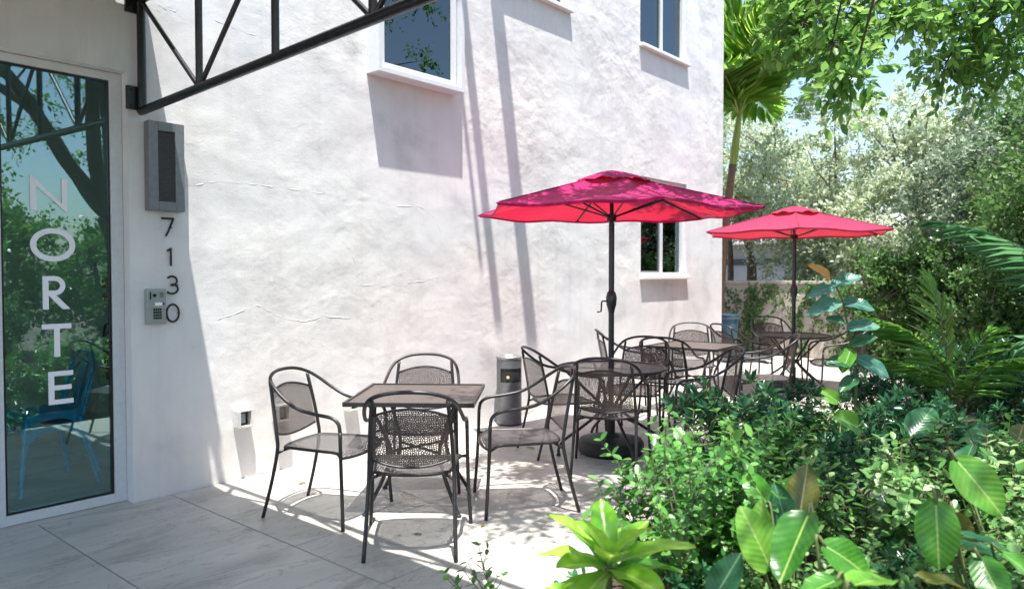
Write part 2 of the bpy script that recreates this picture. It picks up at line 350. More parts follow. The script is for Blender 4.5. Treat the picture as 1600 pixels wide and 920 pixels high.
# ================================================================== SETTING
structure(B().grid(lambda u, v: (-150+300*u, -150+300*v, -.16), 6, 6).build('ground', 'soil'))
bed = B().grid(lambda u, v: (-6+19.4*u, -9.5+6.5*v, -.035+.02*math.sin(u*31)*math.cos(v*17)), 40, 16)
structure(bed.build('planting_bed', 'mulch', smooth=180))
pf = structure(B().box(-6, 13.48, -2.98, -.002, -.15, -.012).build('patio_floor', 'grout'))
R0 = random.Random(5)
def tile(x0, x1, y0, y1):
    g = .003; z = R0.uniform(-.0012, .0012); c = .003
    x0 += g; x1 -= g; y0 += g; y1 -= g
    v = [(x0, y0, -.02), (x1, y0, -.02), (x1, y1, -.02), (x0, y1, -.02), (x0, y0, z-c), (x1, y0, z-c), (x1, y1, z-c), (x0, y1, z-c),
         (x0+c, y0+c, z), (x1-c, y0+c, z), (x1-c, y1-c, z), (x0+c, y1-c, z)]
    f = [(0, 1, 5, 4), (1, 2, 6, 5), (2, 3, 7, 6), (3, 0, 4, 7), (4, 5, 9, 8), (5, 6, 10, 9), (6, 7, 11, 10), (7, 4, 8, 11), (8, 9, 10, 11)]
    B().add(v, f).build('tile', 'tile', pf)
x = 2.305
while x > -5.8:
    tile(x-.795, x, -2.235, -.004); tile(x-.795, x, -2.98, -2.235); x -= .795
for j, (y1, y0) in enumerate(((-.004, -.735), (-.735, -1.475), (-1.475, -2.225), (-2.225, -2.98))):
    x = 2.305; first = (1.5, .9, 1.5, 1.2)[j]
    while x < 13.4:
        x2 = min(13.47, x+(first if x == 2.305 else 1.5)); tile(x, x2, y0, y1); x = x2

# ------------------------------------------------------------------ building
bld = thing('white_stucco_building', 'white trowelled stucco building with a glass entrance door and several windows', 'building', (4, 0, 0))
bld.location = (0, 0, 0)
WX0, WX1, WZ1 = -6.0, 10.9, 7.2
OPEN = [(-1.3, 2.06, 0.0, 2.80), (4.03, 4.99, 3.21, 4.60), (5.6, 6.87, 4.48, 5.78), (8.42, 9.70, 4.47, 5.78), (8.46, 9.72, 1.47, 2.77)]  # entrance opening widened, pane added out of view, to light the lobby
xs = sorted({WX0, WX1, *[o[0] for o in OPEN], *[o[1] for o in OPEN]}); zs = sorted({0.0-.03, WZ1, *[o[2] for o in OPEN if o[2] > 0], *[o[3] for o in OPEN]})
wb = B(); idx = {}
def wv(x, z):
    if (x, z) not in idx: idx[(x, z)] = wb.n; wb.add([(x, 0, z)], [])
    return idx[(x, z)]
for i in range(len(xs)-1):
    for j in range(len(zs)-1):
        cx, cz = (xs[i]+xs[i+1])/2, (zs[j]+zs[j+1])/2
        if any(a < cx < b2 and c < cz < d for a, b2, c, d in OPEN): continue
        wb.f.append((wv(xs[i], zs[j]), wv(xs[i+1], zs[j]), wv(xs[i+1], zs[j+1]), wv(xs[i], zs[j+1])))
for a, b2, c, d in OPEN:
    t = .16; c2 = c if c > 0 else -.03
    wb.add([(a, 0, c2), (a, t, c2), (a, t, d), (a, 0, d)], [(0, 1, 2, 3)]); wb.add([(b2, 0, c2), (b2, t, c2), (b2, t, d), (b2, 0, d)], [(3, 2, 1, 0)])
    wb.add([(a, 0, d), (a, t, d), (b2, t, d), (b2, 0, d)], [(0, 1, 2, 3)])
    if c > 0: wb.add([(a, 0, c), (a, t, c), (b2, t, c), (b2, 0, c)], [(3, 2, 1, 0)])
wb.add([(WX1, 0, -.03), (WX1, 8, -.03), (WX1, 8, WZ1), (WX1, 0, WZ1)], [(0, 1, 2, 3)])
wb.add([(WX0, 0, -.03), (WX0, 8, -.03), (WX0, 8, WZ1), (WX0, 0, WZ1)], [(3, 2, 1, 0)])
wb.build('wall', 'stucco', bld)
B().box(WX0-.05, WX1+.05, -.04, 8, WZ1, WZ1+.12).build('roof', 'nroof', bld)
# plaster ridges along old cracks
def wallpt(x, y, off=0.0): d = ray(x, y); return CAM + d*((off-CAM[1])/d[1])
RC = random.Random(3)
for pl in ([(335, 500), (372, 489), (403, 476), (440, 497), (478, 502), (505, 494), (555, 497)], [(556, 444), (600, 447), (625, 442), (660, 440), (690, 430)],
           [(300, 290), (335, 284), (372, 286), (412, 290), (470, 298), (520, 304)], [(532, 372), (548, 392), (556, 415), (555, 444), (560, 500), (561, 527)],
           [(615, 321), (655, 322), (680, 341), (692, 370), (697, 405), (690, 430)], [(735, 492), (757, 488)], [(245, 6), (258, 14), (277, 19)], [(329, 28), (372, 48), (425, 62)]):
    pts = []
    for i in range(len(pl)-1):
        for k in range(5):
            t = k/5; q = wallpt(pl[i][0]*(1-t)+pl[i+1][0]*t, pl[i][1]*(1-t)+pl[i+1][1]*t+RC.uniform(-1, 1)); pts.append((q[0], .0023, q[2]))
    q = wallpt(*pl[-1]); pts.append((q[0], .0023, q[2]))
    rr = [.0040*RC.uniform(.5, 1.2) for _ in pts]; rr[0] = rr[-1] = .001
    B().tube(pts, rr, 6).build('plaster_crack', 'stucco', bld, 180)
# unseen beams, added above the view to throw long thin shadows down the wall
for xb, wd, ln in ((4.66, .10, 1.22), (5.17, .17, 1.27), (4.50, .035, 1.1)):
    B().box(xb-wd/2, xb+wd/2, -ln, .0, 7.02, 7.14).build('shadow_beam', 'truss', bld)

def frame_rect(b, x0, x1, z0, z1, wd, y0, y1):
    b.box(x0, x0+wd, y0, y1, z0, z1); b.box(x1-wd, x1, y0, y1, z0, z1)
    b.box(x0+wd, x1-wd, y0, y1, z0, z0+wd); b.box(x0+wd, x1-wd, y0, y1, z1-wd, z1); return b
def window(x0, x1, z0, z1, proud, sliding, curtain):
    wd = thing('window', 'x', 'x'); del wd['label']; del wd['category']; wd.parent = bld
    g = .002
    if proud:
        frame_rect(B(), x0-.035, x1+.03, z0-.03, z1+.05, .045, -.155, .10).build('frame', 'winframe', wd, bevel=.004)
        frame_rect(B(), x0+.022, x1-.027, z0+.017, z1-.007, .055, -.10, -.045).build('sash', 'winframe', wd, bevel=.004)
        B().box(x0+.078, x1-.083, -.078, -.070, z0+.073, z1-.063).build('pane', 'winglass', wd)
    else:
        frame_rect(B(), x0+g, x1-g, z0+g, z1-g, .045, .05, .13).build('frame', 'winframe', wd, bevel=.003)
        xm = x0+(x1-x0)*.52
        B().box(xm-.03, xm+.03, .062, .122, z0+.047, z1-.047).build('mullion', 'winframe', wd)
        frame_rect(B(), x0+.048, xm-.031, z0+.048, z1-.048, .022, .075, .115).build('sash', 'grey', wd)
        B().box(x0+.071, xm-.054, .09, .096, z0+.071, z1-.071).build('pane', 'winglass', wd)
        B().box(xm+.031, x1-.048, .09, .096, z0+.048, z1-.048).build('pane', 'winglass', wd)
        B().box(x0-.02, x1+.02, -.062, .048, z0-.045, z0-.001).build('sill', 'sill', wd, bevel=.006)
    rb = B(); Y0, Y1 = .162, 1.6
    rb.add([(x0, Y0, z0), (x1, Y0, z0), (x1, Y0, z1), (x0, Y0, z1), (x0, Y1, z0), (x1, Y1, z0), (x1, Y1, z1), (x0, Y1, z1)], [(4, 5, 6, 7), (0, 1, 5, 4), (1, 2, 6, 5), (2, 3, 7, 6), (3, 0, 4, 7)])
    rb.build('room', 'cream', wd)
    c0, c1 = curtain
    if c1 > c0:
        B().grid(lambda u, v: (c0+(c1-c0)*u, .19+.02*math.sin(u*40), z0+.01+(z1-z0-.02)*v), 40, 1).build('curtain', 'curtain', wd, 180)
window(*OPEN[1], True, False, (4.05, 4.80)); window(*OPEN[2], False, True, (0, 0)); window(*OPEN[3], False, True, (9.5, 9.69)); window(*OPEN[4], False, True, (9.45, 9.71))

# glass entrance
door = thing('glass_door', 'x', 'x'); del door['label']; del door['category']; door.parent = bld
fb = B(); YF0, YF1 = .09, .15
for xa, xb in ((-1.298, -1.24), (.20, .262), (1.305, 1.372), (1.985, 2.058)): fb.box(xa, xb, YF0, YF1, 0.001, 2.798)
for xa, xb in ((-1.24, .20), (.262, 1.305), (1.372, 1.985)): fb.box(xa, xb, YF0+.001, YF1, .002, .062); fb.box(xa, xb, YF0+.001, YF1, 2.745, 2.797)
fb.build('frame', 'alu', door, bevel=.003)
gk = B()
for xa, xb in ((-1.24, .20), (.262, 1.305), (1.372, 1.985)): frame_rect(gk, xa+.001, xb-.001, .063, 2.744, .012, .105, .135)
gk.build('gasket', 'black', door)
for xa, xb in ((-1.227, .187), (.275, 1.292), (1.385, 1.972)): B().box(xa, xb, .116, .124, .076, 2.731).build('pane', 'doorglass', door)
# vinyl letters
def letter(ch, cx, z0, h, wd):
    b = B(); x0, x1 = cx-wd/2, cx+wd/2; z1 = z0+h; s = h*.16; y0, y1 = .1135, .1155
    if ch == 'N':
        b.prism([(x0, z0), (x0+s, z0), (x0+s, z1-s*1.75), (x1, z0-s*.35), (x1, z1), (x1-s, z1), (x1-s, z0+s*1.45), (x0, z1+s*.35)], y0, y1)
    elif ch == 'O':
        n = 40; V = []; F = []
        for k in range(n):
            a = 2*math.pi*k/n
            for (rx, rz) in ((wd/2, h/2), (wd/2-s, h/2-s)):
                for y in (y0, y1): V.append((cx+rx*math.cos(a), y, z0+h/2+rz*math.sin(a)))
        for k in range(n):
            a, c = 4*k, 4*((k+1) % n); F += [(a, c, c+2, a+2), (a+1, a+3, c+3, c+1), (a, a+1, c+1, c), (a+2, c+2, c+3, a+3)]
        b.add(V, F)
    elif ch == 'R':
        b.box(x0, x0+s, y0, y1, z0, z1)
        zc = z1-h*.29; ro = h*.29; ri = ro-s*.9; xa = x0+wd*.46; n = 12; out = [(x0+s, z1), (xa, z1)]; inn = [(x0+s, z1-s*.9), (xa, z1-s*.9)]
        for k in range(n+1):
            a = math.pi/2-math.pi*k/n; out.append((xa+ro*math.cos(a), zc+ro*math.sin(a))); inn.append((xa+ri*math.cos(a), zc+ri*math.sin(a)))
        out.append((x0+s, zc-ro)); inn.append((x0+s, zc-ri))
        for k in range(len(out)-1): b.prism([out[k], inn[k], inn[k+1], out[k+1]], y0, y1)
        zl = zc-ro+.0; b.prism([(x0+s*1.0, zl), (x0+s*2.3, zl), (x1+s*.25, z0), (x1-s*1.1, z0)], y0, y1)
    elif ch == 'T':
        b.box(x0, x1, y0, y1, z1-s*.95, z1); b.box(cx-s/2, cx+s/2, y0, y1, z0, z1-s*.95)
    elif ch == 'E':
        b.box(x0, x0+s, y0, y1, z0, z1)
        for za, k in ((z0, 1), (z0+h*.43, .93), (z1-s*.9, 1)): b.box(x0+s, x0+wd*k, y0, y1, za, za+s*.9)
    b.build('letter', 'letter', door)
for ch, cx, z0, wd in (('N', 1.635, 1.885, .205), ('O', 1.652, 1.575, .25), ('R', 1.663, 1.28, .145), ('T', 1.665, .985, .165), ('E', 1.683, .69, .14)): letter(ch, cx, z0, .205, wd)

# lobby behind the glass
lob = B(); LX0, LX1, LY0, LY1, LZ = -1.5, 2.35, .155, 4.2, 3.0
lob.add([(LX0, LY0, LZ), (LX1, LY0, LZ), (LX1, LY1, LZ), (LX0, LY1, LZ), (LX0, LY0, 0), (LX1, LY0, 0), (LX1, LY1, 0), (LX0, LY1, 0)], [(3, 2, 1, 0), (4, 7, 3, 0), (5, 1, 2, 6), (6, 2, 3, 7)])
lob.build('lobby_wall', 'lobby', bld)
structure(B().box(LX0, LX1, .004, LY1, -.1, -.001).build('lobby_floor', 'tile'))

# entrance canopy with its trusses
can = thing('entrance_canopy', 'black tubular steel truss canopy bracketed to the wall over the glass door', 'canopy', (0, 0, 0))
B().add([(-1.25, -3.6, 3.435), (1.965, -3.6, 3.435), (1.965, -.03, 3.32), (-1.25, -.03, 3.32), (-1.25, -3.6, 3.52), (1.965, -3.6, 3.52), (1.965, -.03, 3.41), (-1.25, -.03, 3.41)], [(0, 3, 2, 1), (4, 5, 6, 7), (0, 1, 5, 4), (1, 2, 6, 5), (2, 3, 7, 6), (3, 0, 4, 7)]).build('roof_panel', 'canroof', can)
B().add([(1.9655, -.62, 3.34), (2.165, -.62, 3.34), (2.165, -.031, 3.321), (1.9655, -.031, 3.321), (1.9655, -.62, 3.40), (2.165, -.62, 3.40), (2.165, -.031, 3.38), (1.9655, -.031, 3.38)], [(0, 3, 2, 1), (4, 5, 6, 7), (0, 1, 5, 4), (1, 2, 6, 5), (2, 3, 7, 6), (3, 0, 4, 7)]).build('shadow_plate', 'truss', can)  # added plate, blocks the light gap so the wall's shadow edge stays clean
def truss(X):
    r = .027; zb = lambda y: 2.553-.032*y; zt = lambda y: 3.262-.032*y
    B().tube([(X, -.03, zb(0)), (X, -3.6, zb(-3.6))], r, 12).build('bottom_chord', 'truss', can, 60)
    B().tube([(X, -.03, zt(0)), (X, -3.6, zt(-3.6))], r, 12).build('top_chord', 'truss', can, 60)
    ys = [-.05, -.81, -1.61, -2.39, -3.17]
    for k, y in enumerate(ys): B().tube([(X, y, zb(y)-.02 if k == 0 else zb(y)+.02), (X, y, zt(y)-.02)], .027 if k == 0 else .021, 10).build('post', 'truss', can, 60)
    for k in range(4):
        a, c = (zt(ys[k]), zb(ys[k+1])) if k % 2 == 0 else (zb(ys[k]), zt(ys[k+1]))
        p, q = np.array((X, ys[k], a)), np.array((X, ys[k+1], c)); e = unit(q-p); B().tube([p+e*.03, q-e*.03], .015, 8).build('diagonal', 'truss', can, 60)
    for z in (2.635, 3.255):
        B().box(X-.085, X+.012, -.024, -.001, z-.075, z+.075).build('bracket', 'truss', can, bevel=.004)
        for dz in (-.05, .05): B().lathe([(.009, 0), (.009, .008), (.004, .011)], 6).build('bolt', 'truss', can).matrix_local = Matrix.Translation((X-.055, -.024, z+dz)) @ Matrix.Rotation(RAD(90), 4, 'X')
truss(2.13); truss(-1.3)

# wall fittings
lamp = thing('wall_lamp', 'tall grey metal framed louvred light mounted above the house numerals', 'wall lamp', (2.275, 0, 1.915))
frame_rect(B(), -.118, .118, 0, .585, .062, -.075, -.001).build('frame', 'grey', lamp, bevel=.006)
B().box(-.055, .055, -.045, -.012, .063, .522).build('backing', 'louvre', lamp)
lv = B()
for k in range(40): z = .066+k*.0113; lv.add([(-.0555, -.064, z), (.0555, -.064, z), (.0555, -.050, z+.006), (-.0555, -.050, z+.006), (-.0555, -.064, z+.004), (.0555, -.064, z+.004), (.0555, -.050, z+.0095), (-.0555, -.050, z+.0095)], [(0, 3, 2, 1), (4, 5, 6, 7), (0, 1, 5, 4), (2, 3, 7, 6), (1, 2, 6, 5), (3, 0, 4, 7)])
lv.build('louvre', 'louvre', lamp)
def numeral(ch, word, cx, z0):
    h = .118; w2 = .04; b = B(); r = .0072
    def tb(p): b.tube([(cx+x, -.014, z0+z) for x, z in p], r, 8)
    if ch == '7': tb([(-w2, h), (w2, h)]); tb([(w2, h), (.004, .03), (-.012, 0)])
    if ch == '1': tb([(-.016, h-.018), (.008, h), ]); tb([(.008, h+.004), (.008, 0)])
    if ch == '3':
        tb([(-.03+.0, h-.012)] + [(.0+.034*math.cos(a), h-.031+.031*math.sin(a)) for a in np.linspace(2.2, -1.4, 12)] + [(-.008, h*.5)])
        tb([(-.008, h*.5)] + [(.0+.040*math.cos(a), .032+.032*math.sin(a)) for a in np.linspace(1.4, -2.5, 14)])
    if ch == '0': b.tube([(cx+.042*math.cos(a), -.014, z0+h/2+h/2*math.sin(a)) for a in np.linspace(0, 2*math.pi, 28)[:-1]], r, 8, True)
    b.tube([(cx+(.008 if ch in '1' else (.04 if ch != '7' else .03)), -.014, z0+h*.5), (cx+(.008 if ch in '1' else (.04 if ch != '7' else .03)), 0.0, z0+h*.5)], .004, 6)
    tag(b.build('house_numeral', 'num', None, 180), 'slim black metal numeral %s fixed to the white wall' % word, 'numeral', 'house numerals')
numeral('7', 'seven', 2.30, 1.752); numeral('1', 'one', 2.312, 1.552); numeral('3', 'three', 2.325, 1.365); numeral('0', 'zero', 2.328, 1.175)
ic = thing('intercom', 'silver door intercom with camera eye and keypad overlapping the numerals', 'intercom', (2.208, 0, 1.165))
B().box(-.062, .062, -.045, -.001, 0, .235).build('body', 'silver', ic, bevel=.005)
lens = B().lathe([(.012, 0), (.012, .006), (.008, .007)], 14).build('camera_lens', 'black', ic); lens.matrix_local = Matrix.Translation((-.015, -.045, .192)) @ Matrix.Rotation(RAD(90), 4, 'X')
B().box(-.045, -.036, -.047, -.0451, .165, .215).build('sensor_strip', 'black', ic)
for k in range(3): B().box(.02, .045, -.0465, -.0451, .18+k*.012, .185+k*.012).build('speaker_slot', 'black', ic)
B().box(-.012, .035, -.047, -.0451, .125, .145).build('display', 'letter', ic); B().box(.04, .05, -.047, -.0451, .128, .142).build('key', 'black', ic)
for i in range(4):
    for j in range(4): B().box(-.022+i*.014, -.012+i*.014, -.049, -.0451, .035+j*.019, .049+j*.019).build('key', 'black', ic)
for k, (X, zz, lab) in enumerate(((2.825, .385, 'open weatherproof wall outlet box beside the shadow edge of the entrance'), (3.14, .38, 'open weatherproof wall outlet box behind the armchair by the wall'), (3.80, .37, 'open weatherproof wall outlet box low on the wall behind the square table top'))):
    ob = thing('wall_outlet', lab, 'outlet', (X, 0, zz), 0, 'outlet boxes on the stucco wall')
    frame_rect(B(), -.055, .055, 0, .13, .014, -.075, -.001).build('housing', 'outlet', ob, bevel=.003)
    B().box(-.041, .041, -.020, -.002, .014, .116).build('recess', 'dark', ob)
    B().box(-.026, .01, -.045, -.0201, .03, .10).build('receptacle', 'outgrey', ob, bevel=.002)
    B().box(-.064, -.056, -.10, -.006, .004, .126).build('cover', 'outlet', ob, bevel=.002)

# lobby contents
def metal_chair(z, label):
    c = thing('metal_chair', label, 'chair', (1.83, .92, z), RAD(94), 'stacked lobby chairs')
    def leg(sx, sy):
        b = B(); b.tube(crom([(sx*.25, sy*.25-.01, 0), (sx*.19, sy*.19, .32), (sx*.165, sy*.165, .41), (sx*.10, sy*.165, .44)], 5), [.016]*5+[.022]*5+[.024]*6, 8); b.build('leg', 'blue', c, 60)
    for sx in (-1, 1):
        for sy in (-1, 1): leg(sx, sy)
    B().grid(lambda u, v: (-.18+.36*u, -.18+.36*v, .455-.02*math.exp(-((u-.5)**2+(v-.5)**2)*9)), 10, 10).grid(lambda u, v: (-.18+.36*u, -.18+.36*v, .43), 1, 1).build('seat', 'blue', c, 40)
    ap = B()
    for s in (-1, 1):
        for ax in (0, 1):
            ap.grid(lambda u, v: ((s*.183, -.18+.36*u, .455-v*(.05+.10*abs(2*u-1)**3)) if ax else (-.18+.36*u, s*.183, .455-v*(.05+.10*abs(2*u-1)**3))), 14, 1)
    ap.build('apron', 'blue', c, 40)
    B().tube(crom([(-.17, -.18, .44), (-.17, -.22, .60), (-.15, -.28, .80), (0, -.30, .86), (.15, -.28, .80), (.17, -.22, .60), (.17, -.18, .44)], 6), .012, 8).build('back_frame', 'blue', c, 60)
    B().grid(lambda u, v: (-.045+.09*u, -.19-.10*v-.01, .45+.40*v), 2, 6).build('back_slat', 'blue', c, 180)
metal_chair(0.0, 'blue metal bistro chair in the lobby, lower one of the stack'); metal_chair(.085, 'blue metal bistro chair in the lobby, upper one of the stack')
al = thing('fire_alarm_box', 'red fire alarm call box on the lobby wall behind the glass', 'alarm', (2.35, 1.02, 1.30), 0)
B().box(-.06, -.001, -.06, .06, 0, .18).build('body', 'red', al, bevel=.006); B().box(-.065, -.0605, -.035, .035, .05, .09).build('pull_bar', 'letter', al)
fe = thing('fire_extinguisher', 'fire extinguisher with yellow tag on the lobby floor side wall', 'extinguisher', (2.27, .80, .72))
B().lathe([(.055, 0), (.062, .02), (.062, .30), (.05, .35), (.02, .38), (.02, .42)], 16).build('cylinder', 'red', fe, 40); B().box(-.02, .02, -.07, -.062, .16, .25).build('tag', 'yellow', fe); B().tube(crom([(0, 0, .41), (-.07, -.02, .40), (-.09, -.04, .25), (-.075, -.03, .12)], 5), .009, 6).build('hose', 'black', fe, 180)
B().box(.062, .078, -.03, .03, .1, .3).build('wall_bracket', 'black', fe)

# ------------------------------------------------------------------ patio furniture
def chair_meshes():
    d = {}
    r = .0112
    for s in (-1, 1):
        d[('leg', 'f', s)] = B().tube(crom([(s*.300, .265, 0), (s*.287, .250, .22), (s*.281, .240, .42), (s*.279, .236, .57)], 4), r, 8)
        d[('leg', 'b', s)] = B().tube(crom([(s*.240, -.335, 0), (s*.232, -.275, .22), (s*.226, -.235, .42), (s*.222, -.243, .52), (s*.212, -.272, .68), (s*.197, -.305, .838)], 5), r, 8)
    half = [(.279, .236, .57), (.277, .222, .622), (.275, .17, .653), (.274, .06, .667), (.272, -.06, .692), (.262, -.16, .745), (.240, -.245, .806), (.197, -.305, .851), (.11, -.338, .880)]
    pts = half + [(0, -.348, .888)] + [(-x, y, z) for x, y, z in half[::-1]]
    d[('armrest', '', 0)] = B().tube(crom(pts, 5), r, 8)
    def bk(u, v):
        X = -.205+.41*u; k = 1-(2*u-1)**2; zt = .755+.042*k; zb = .515-.035*k; z = zb+(zt-zb)*v
        return (X*(1-.04*v), -.250-.19*max(0, z-.53)-.03*k, z)
    d[('backrest', '', 0)] = B().grid(bk, 14, 8)
    d[('back_rim', '', 0)] = B().tube([bk(i/16, 1) for i in range(17)], .007, 6); d[('back_rim', '', 1)] = B().tube([bk(i/16, 0) for i in range(17)], .007, 6)
    def seat(u, v):
        k = 1-abs(2*u-1)**2.6; y0 = -.20-.045*k; y1 = .225+.035*k; y = y0+(y1-y0)*v; hw = .235-.035*(1-v)**2
        z = .437-.016*math.sin(math.pi*v)*k - (.030*max(0, (v-.86)/.14)**2) + .006*(2*u-1)**2
        return ((2*u-1)*hw, y, z)
    d[('seat', '', 0)] = B().grid(seat, 14, 14)
    rim = [seat(0, j/12) for j in range(12)] + [seat(i/12, 1) for i in range(12)] + [seat(1, 1-j/12) for j in range(12)] + [seat(1-i/12, 0) for i in range(12)]
    d[('seat_rim', '', 0)] = B().tube([(x, y, z-.006) for x, y, z in rim], .0095, 6, True)
    for s in (-1, 1):
        d[('bracket', 'b', s)] = B().tube(crom([(s*.228, -.237, .40), (s*.20, -.215, .415), (s*.16, -.19, .424)], 3), .009, 6); d[('bracket', 'f', s)] = B().tube([(s*.281, .239, .415), (s*.225, .19, .425)], .009, 6)
    return d
CM = chair_meshes(); CHM = {}
def chair(x, y, rot, label, group):
    c = thing('patio_armchair', label, 'chair', (x, y, .002), RAD(rot)-math.pi/2, group)
    for key, b in CM.items():
        mat = {'backrest': 'mesh', 'seat': 'meshseat'}.get(key[0], 'steel')
        if key not in CHM:
            o = b.build(key[0], mat, c, 180); CHM[key] = o.data
        else:
            o = bpy.data.objects.new(key[0], CHM[key]); COL.objects.link(o); o.parent = c
    return c
G1, G2, G3, G4 = 'armchairs at the front square table', 'armchairs at the round table under the magenta umbrella', 'armchairs at the second square table', 'armchairs at the round table under the faded red umbrella'
chair(2.80, -1.13, -68, 'black mesh armchair in full sun beside two outlet boxes, at the front square table', G1)
chair(3.60, -1.08, -140, 'black mesh armchair between the stucco wall and the front square table', G1)
chair(2.81, -1.91, 42, 'black mesh armchair with its back turned to the planting, at the front square table', G1)
chair(3.70, -1.93, 140, 'black mesh armchair pulled out from the front square table towards the round one', G1)
chair(5.05, -1.29, -30, 'black mesh armchair beside the ash bin, at the magenta umbrella table', G2)
chair(4.80, -1.90, 26, 'black mesh armchair backing onto the small-leaved shrub, at the magenta umbrella table', G2)
chair(6.00, -1.42, -165, 'black mesh armchair behind the magenta umbrella pole, facing that table', G2)
chair(5.66, -2.22, 128, 'black mesh armchair at the bed edge, side on to the magenta umbrella table', G2)
chair(6.98, -.72, -48, 'black mesh armchair nearest the wall at the second square table', G3)
chair(6.66, -1.42, 12, 'black mesh armchair between the magenta umbrella table and the second square table', G3)
chair(8.22, -.86, -150, 'black mesh armchair by the building corner at the second square table', G3)
chair(7.42, -2.05, 118, 'black mesh armchair on the planting side of the second square table', G3)
chair(8.80, -1.22, -28, 'black mesh armchair near the blue pot, facing the faded red umbrella table', G4)
chair(10.15, -1.12, -140, 'black mesh armchair in front of the vine wall at the faded red umbrella table', G4)
chair(9.35, -2.18, 125, 'black mesh armchair beside the tall broad-leaved plant, at the faded red umbrella table', G4)

def square_table(x, y, rot, label):
    t = thing('square_table', label, 'table', (x, y, .002), RAD(rot), 'square mesh tables')
    h = .40
    B().box(-h+.02, h-.02, -h+.02, h-.02, .708, .714).build('tabletop', 'meshtop', t)
    frame_rect2 = B()
    for a in (0, 1):
        for s in (-1, 1):
            if a: frame_rect2.box(-h, h, s*h-.018 if s > 0 else -h, h if s > 0 else -h+.018, .695, .722)
            else: frame_rect2.box(s*h-.018 if s > 0 else -h, h if s > 0 else -h+.018, -h+.0185, h-.0185, .695, .7215)
    frame_rect2.build('rim', 'steel', t, bevel=.002)
    for sx in (-1, 1):
        for sy in (-1, 1):
            B().tube(crom([(sx*.27, sy*.27, .695), (sx*.20, sy*.20, .52), (sx*.155, sy*.155, .36), (sx*.20, sy*.20, .20), (sx*.29, sy*.29, .012)], 5), .0125, 8).lathe([(.017, 0), (.017, .012), (.012, .016)], 10, (sx*.292, sy*.292, 0)).build('leg', 'steel', t, 60)
    B().tube([(-.155, -.155, .36), (.155, .155, .36)], .009, 6).tube([(-.155, .155, .372), (.155, -.155, .372)], .009, 6).build('cross_brace', 'steel', t, 60)
    B().tube([(.262, .262, .69), (-.262, .262, .69), (-.262, -.262, .69), (.262, -.262, .69)], .009, 6, True).build('top_brace', 'steel', t, 60)
square_table(3.29, -1.41, 38, 'square black mesh table standing in the sun by the outlet boxes')
square_table(7.50, -1.26, 4, 'square black mesh table between the two umbrella tables')
def round_table(x, y, rot, label):
    t = thing('round_table', label, 'table', (x, y, .002), RAD(rot), 'round mesh tables')
    n = 40; V = []; F = []
    for r in (.03, .16, .30, .445):
        for k in range(n): V.append((r*math.cos(2*math.pi*k/n), r*math.sin(2*math.pi*k/n), .712))
    for i in range(3):
        for k in range(n): F.append((i*n+k, (i+1)*n+k, (i+1)*n+(k+1) % n, i*n+(k+1) % n))
    B().add(V, F).build('tabletop', 'meshtop', t)
    B().tube([(.452*math.cos(a), .452*math.sin(a), .71) for a in np.linspace(0, 2*math.pi, 49)[:-1]], .013, 8, True).tube([(.03*math.cos(a), .03*math.sin(a), .71) for a in np.linspace(0, 2*math.pi, 17)[:-1]], .006, 6, True).build('rim', 'steel', t, 60)
    for k in range(4):
        a = math.pi/4+k*math.pi/2; c, s = math.cos(a), math.sin(a)
        B().tube(crom([(c*r, s*r, z) for r, z in ((.40, .70), (.25, .56), (.10, .42), (.075, .37), (.14, .31), (.28, .21), (.40, .135), (.455, .075), (.462, .014))], 4), .0125, 8).lathe([(.019, 0), (.019, .012), (.012, .018)], 10, (c*.462, s*.462, 0)).build('leg', 'steel', t, 60)
    B().lathe([(.062, .36), (.066, .365), (.066, .40), (.062, .405), (.030, .404), (.030, .361)], 20).build('collar', 'steel', t, 40)
    for k in range(2):
        a = k*math.pi/2+.3; B().tube([(.44*math.cos(a), .44*math.sin(a), .704), (.035*math.cos(a), .035*math.sin(a), .704)], .007, 6).tube([(-.44*math.cos(a), -.44*math.sin(a), .704), (-.035*math.cos(a), -.035*math.sin(a), .704)], .007, 6).build('top_brace', 'steel', t)
round_table(5.26, -1.62, 10, 'round black mesh table pierced by the magenta umbrella pole'); round_table(9.54, -1.60, 30, 'round black mesh table pierced by the faded red umbrella pole')

